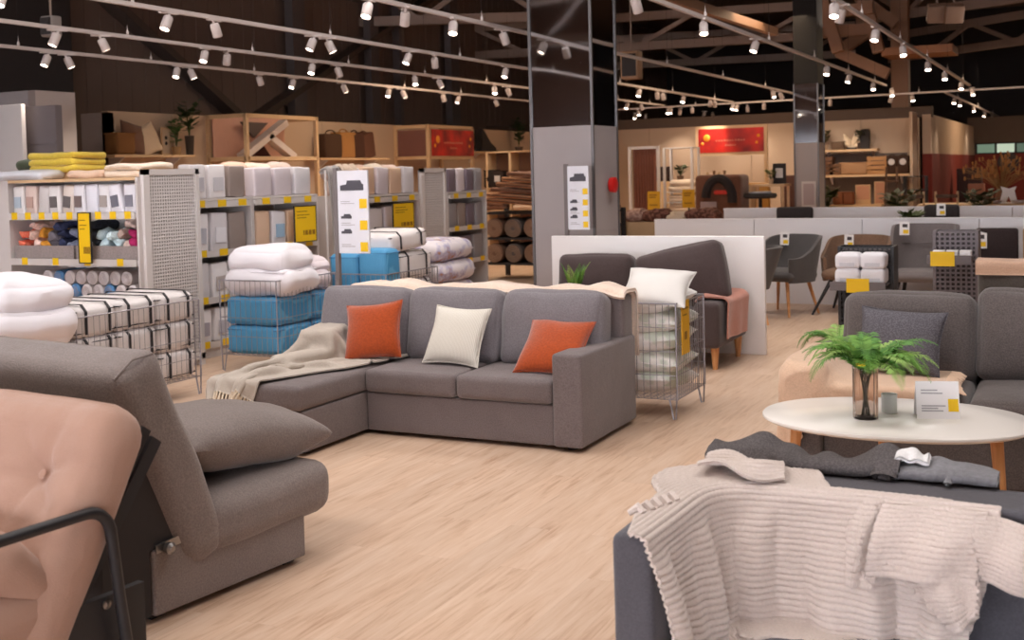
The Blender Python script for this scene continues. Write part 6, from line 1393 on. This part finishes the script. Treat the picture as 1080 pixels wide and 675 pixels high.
p, q = aty(876, 216, 24.5), aty(932, 216, 24.5); t = thing('console_table', 'dark console table with boxes and prints, below the lit shelves', 'table', ((p.x + q.x) / 2, 24.5, 0)); w = (q.x - p.x) / 2; zt = p.z; b = MB(); b.box(-w, w, -.25, .25, zt - .05, zt); obj('top', b, M_ply, t, False)
b = MB(); b.box(-w + .05, w - .05, -.2, .22, .05, zt - .06); obj('cabinet', b, M_black, t, False)
for x in (-w + .04, w - .04): b = MB(); b.box(x - .03, x + .03, -.22, .22, 0, zt - .05); obj('leg', b, M_ply, t, False)
XC_ = lambda px: aty(px, 210, 24.45).x
for k, (px, rgb, w_, h_, nm) in enumerate(((884.5, (150, 96, 68), .20, .26, 'left reddish box on the console table'), (895.5, (140, 88, 62), .20, .26, 'right reddish box on the console table'))): basket_box(nm, 24.45, zt + .002, w_, h_, rgb, XC_(px), .2, False, 'storage_box', 'box').rotation_euler = (0, 0, 0)
for k, (px, rgb, w_, h_, nm) in enumerate(((909, (208, 156, 128), .30, .40, 'pinkish square print leaning on the console table'), (927, (200, 150, 124), .22, .46, 'taller pinkish print leaning on the console table'))):
    t = thing('framed_print', nm, 'picture', (XC_(px), 24.6, zt)); b = MB(); b.box(-w_ / 2, w_ / 2, -.015, .015, 0, h_); obj('frame', b, M_ply, t, False); b = MB(); b.box(-w_ / 2 + .02, w_ / 2 - .02, -.02, -.015, h_ * .25 if k == 0 else .02, h_ - .02); obj('print', b, mat('print_p%d' % k, rgb, .6), t, False)
leaf_plant('leafy plant on the floor left of the console table', (aty(873, 216, 23.9).x, 23.9, 0), (.18, .65), .5, 14, (62, 70, 40), 51, .2, (80, 64, 54), .5)
t = thing('easel_shelf', 'slim dark ladder rack right of the console table', 'rack', (aty(940, 210, 24.2).x, 24.2, 0))
for x in (-.14, .14): b = MB(); b.bar((x, -.1, 0), (x * .7, .1, 1.5), .04, .04); obj('side_rail', b, mat('dark_wood', (96, 70, 54), .6), t, False)
for z in (.4, .8, 1.2): b = MB(); b.box(-.13, .13, -.12, .1, z, z + .03); obj('tread', b, mat('dark_wood', (96, 70, 54), .6), t, False)
# dining corner before the red wall
p, q = aty(970, 219, 21.0), aty(1110, 217, 21.0); t = thing('dining_table', 'wooden dining table with dried flowers, before the red wall', 'table', ((p.x + q.x) / 2, 21.0, 0)); w = (q.x - p.x) / 2; zt = .86
b = MB(); b.soft(2 * w, .8, .05, .015, (0, 0, zt - .025), m=3); obj('top', b, M_ply, t)
for sx in (-w + .1, w - .1):
    for sy in (-.32, .32): b = MB(); b.tube([(sx, sy, zt - .05), (sx * 1.02, sy * 1.05, 0)], [.035, .025], 8); obj('leg', b, M_ply, t)
for k, (px, rz, lab) in enumerate(((1000, .2, 'dark wooden chair with pale back posts at the dining table, left one'), (1030, -.2, 'dark wooden chair with pale back posts at the dining table, middle one'), (964, .2, 'dark chair with pale slats at the left end of the dining table'))):
    p = aty(px, 210, 20.2); t = thing('dining_chair', lab, 'chair', (p.x, 20.2, 0), rz); b = MB(); b.soft(.40, .4, .06, .02, (0, 0, .45), m=2); obj('seat', b, mat('dark_wood', (96, 70, 54)), t)
    for sx in (-.17, .17): b = MB(); b.bar((sx, .19, 0), (sx, .24, 1.08), .035, .035); obj('back_post', b, M_ply, t, False); b = MB(); b.bar((sx, -.18, 0), (sx, -.17, .45), .035, .035); obj('leg', b, mat('dark_wood', (96, 70, 54)), t, False)
    for z in (.8, 1.0): b = MB(); b.bar((-.17, .22, z), (.17, .22, z), .02, .06); obj('back_slat', b, mat('dark_wood', (96, 70, 54)), t, False)
p = aty(1056, 216, 21.0); t = thing('dried_flower_vase', 'wide bunch of dried flowers in a vase on the dining table', 'plant', (p.x, 21.0, zt)); b = MB(); b.lathe([(.07, 0), (.1, .08), (.06, .2), (.07, .24)], 18); obj('vase', b, mat('vase_brown', (120, 84, 60), .5), t)
r_ = random.Random(9); b = MB(); f_ = MB()
for k in range(110):
    a = r_.uniform(0, 6.28); s_ = r_.uniform(.1, .62); h_ = r_.uniform(.3, .62) - s_ * .25; e = Vector((math.cos(a) * s_, math.sin(a) * s_ * .6, .24 + h_)); b.tube([(0, 0, .2), e * .5 + Vector((0, 0, .18)), e], .004, 4)
    f_.soft(.03, .03, .07, .014, e, seg=1, m=1)
obj('stems', b, mat('dry_stem', (150, 112, 70), .9), t); obj('flower_heads', f_, mat('dry_flower', (170, 116, 66), .95, var=.3, scale=9), t)['kind'] = 'stuff'
t = thing('white_ornament', 'white bow-shaped ornament on the dining table', 'ornament', (aty(1064, 214, 20.8).x, 20.75, zt)); b = MB(); b.prism([(-.14, 0), (-.05, .0), (0, .12), (.05, 0), (.14, 0), (.09, .2), (.12, .28), (0, .24), (-.12, .28), (-.09, .2)], -.05, .05, 'y'); obj('body', b, M_white, t, False); b = MB(); b.box(-.15, .15, -.07, .07, 0, .012); obj('base', b, M_white, t, False)
for k, px in enumerate((1041, 1049, 1075)): p = aty(px, 218, 20.7); b = MB(); b.lathe([(.05, 0), (.11, .03), (.12, .05), (.1, .045), (.04, .015)], 18, (p.x, 20.7, zt)); tag(obj('bowl', b, M_grey_lam), 'white bowl on the dining table, %s from the left' % ORD[k], 'bowl', 'bowls on the dining table')
leaf_plant('bushy green plant in a floor pot left of the dried flowers', (aty(1034, 212, 19.8).x, 19.8, 0), (.16, .62), .5, 18, (56, 66, 38), 61, .18, (70, 56, 48), .6)
leaf_plant('green plant in a floor pot at the left of the dining corner', (aty(948, 215, 19.4).x, 19.4, 0), (.16, .7), .4, 16, (70, 78, 46), 63, .18, (84, 66, 54), .9)
p = aty(1063, 171, 37.8); t = thing('wall_clock', 'round dark clock on the red wall', 'clock', (p.x, 37.97, p.z)); b = MB(); b.lathe([(.30, 0), (.30, .05), (.25, .05), (.24, .03), (0, .03)], 28, M=rotM((0, 0, 0), R(90))); obj('case', b, mat('clock_dark', (64, 48, 44), .5), t)
b = MB(); b.box(-.012, .012, -.045, -.035, 0, .16); b.box(0, .12, -.045, -.035, -.012, .012); obj('hands', b, M_ply, t, False)
p, q = aty(1009, 178, 31.0), aty(1035, 178, 31.0); t = thing('dark_cabinet', 'tall dark cabinet standing against the red wall', 'cabinet', ((p.x + q.x) / 2, 31.2, 0)); w = (q.x - p.x) / 2; zt = p.z; b = MB(); b.box(-w, w, -.2, .25, 0, zt); obj('body', b, mat('dark_plum_wood', (66, 34, 30), .5), t, False)
for sx in (-1, 1): b = MB(); b.box(min(sx * .01, sx * (w - .02)), max(sx * .01, sx * (w - .02)), -.225, -.2, .06, zt - .04); o = obj('door', b, mat('dark_plum_wood', (66, 34, 30), .5), t, False); b = MB(); b.box(sx * .05 - .012, sx * .05 + .012, -.245, -.225, zt * .5, zt * .5 + .14); obj('handle', b, M_ply, o, False)
p = aty(1030, 199, 30); t = thing('shelf_box', 'pale box standing on a dark pedestal before the red wall', 'box', (p.x, 30, 0)); b = MB(); b.box(-.18, .18, -.15, .15, p.z - .12, p.z + .12); obj('box', b, mat('tan_pink_box', (196, 140, 116), .6), t, False); b = MB(); b.box(-.2, .2, -.17, .17, 0, p.z - .12); obj('pedestal', b, mat('dark_plum_wood', (66, 34, 30), .5), t, False)
p, q = aty(963, 185, 27.6), aty(985, 185, 27.6); t = thing('plant_rack', 'thin black metal rack beside the red wall', 'rack', ((p.x + q.x) / 2, 26.2, 0)); w = (q.x - p.x) / 2; zt = p.z
for x in (-w, w):
    for y in (-.15, .15): b = MB(); b.box(x - .015, x + .015, y - .015, y + .015, 0, zt); obj('post', b, M_metal_b, t, False)
for z in (.5, 1.0, zt): b = MB(); b.box(-w, w, -.16, .16, z - .02, z); obj('shelf', b, M_metal_b, t, False)
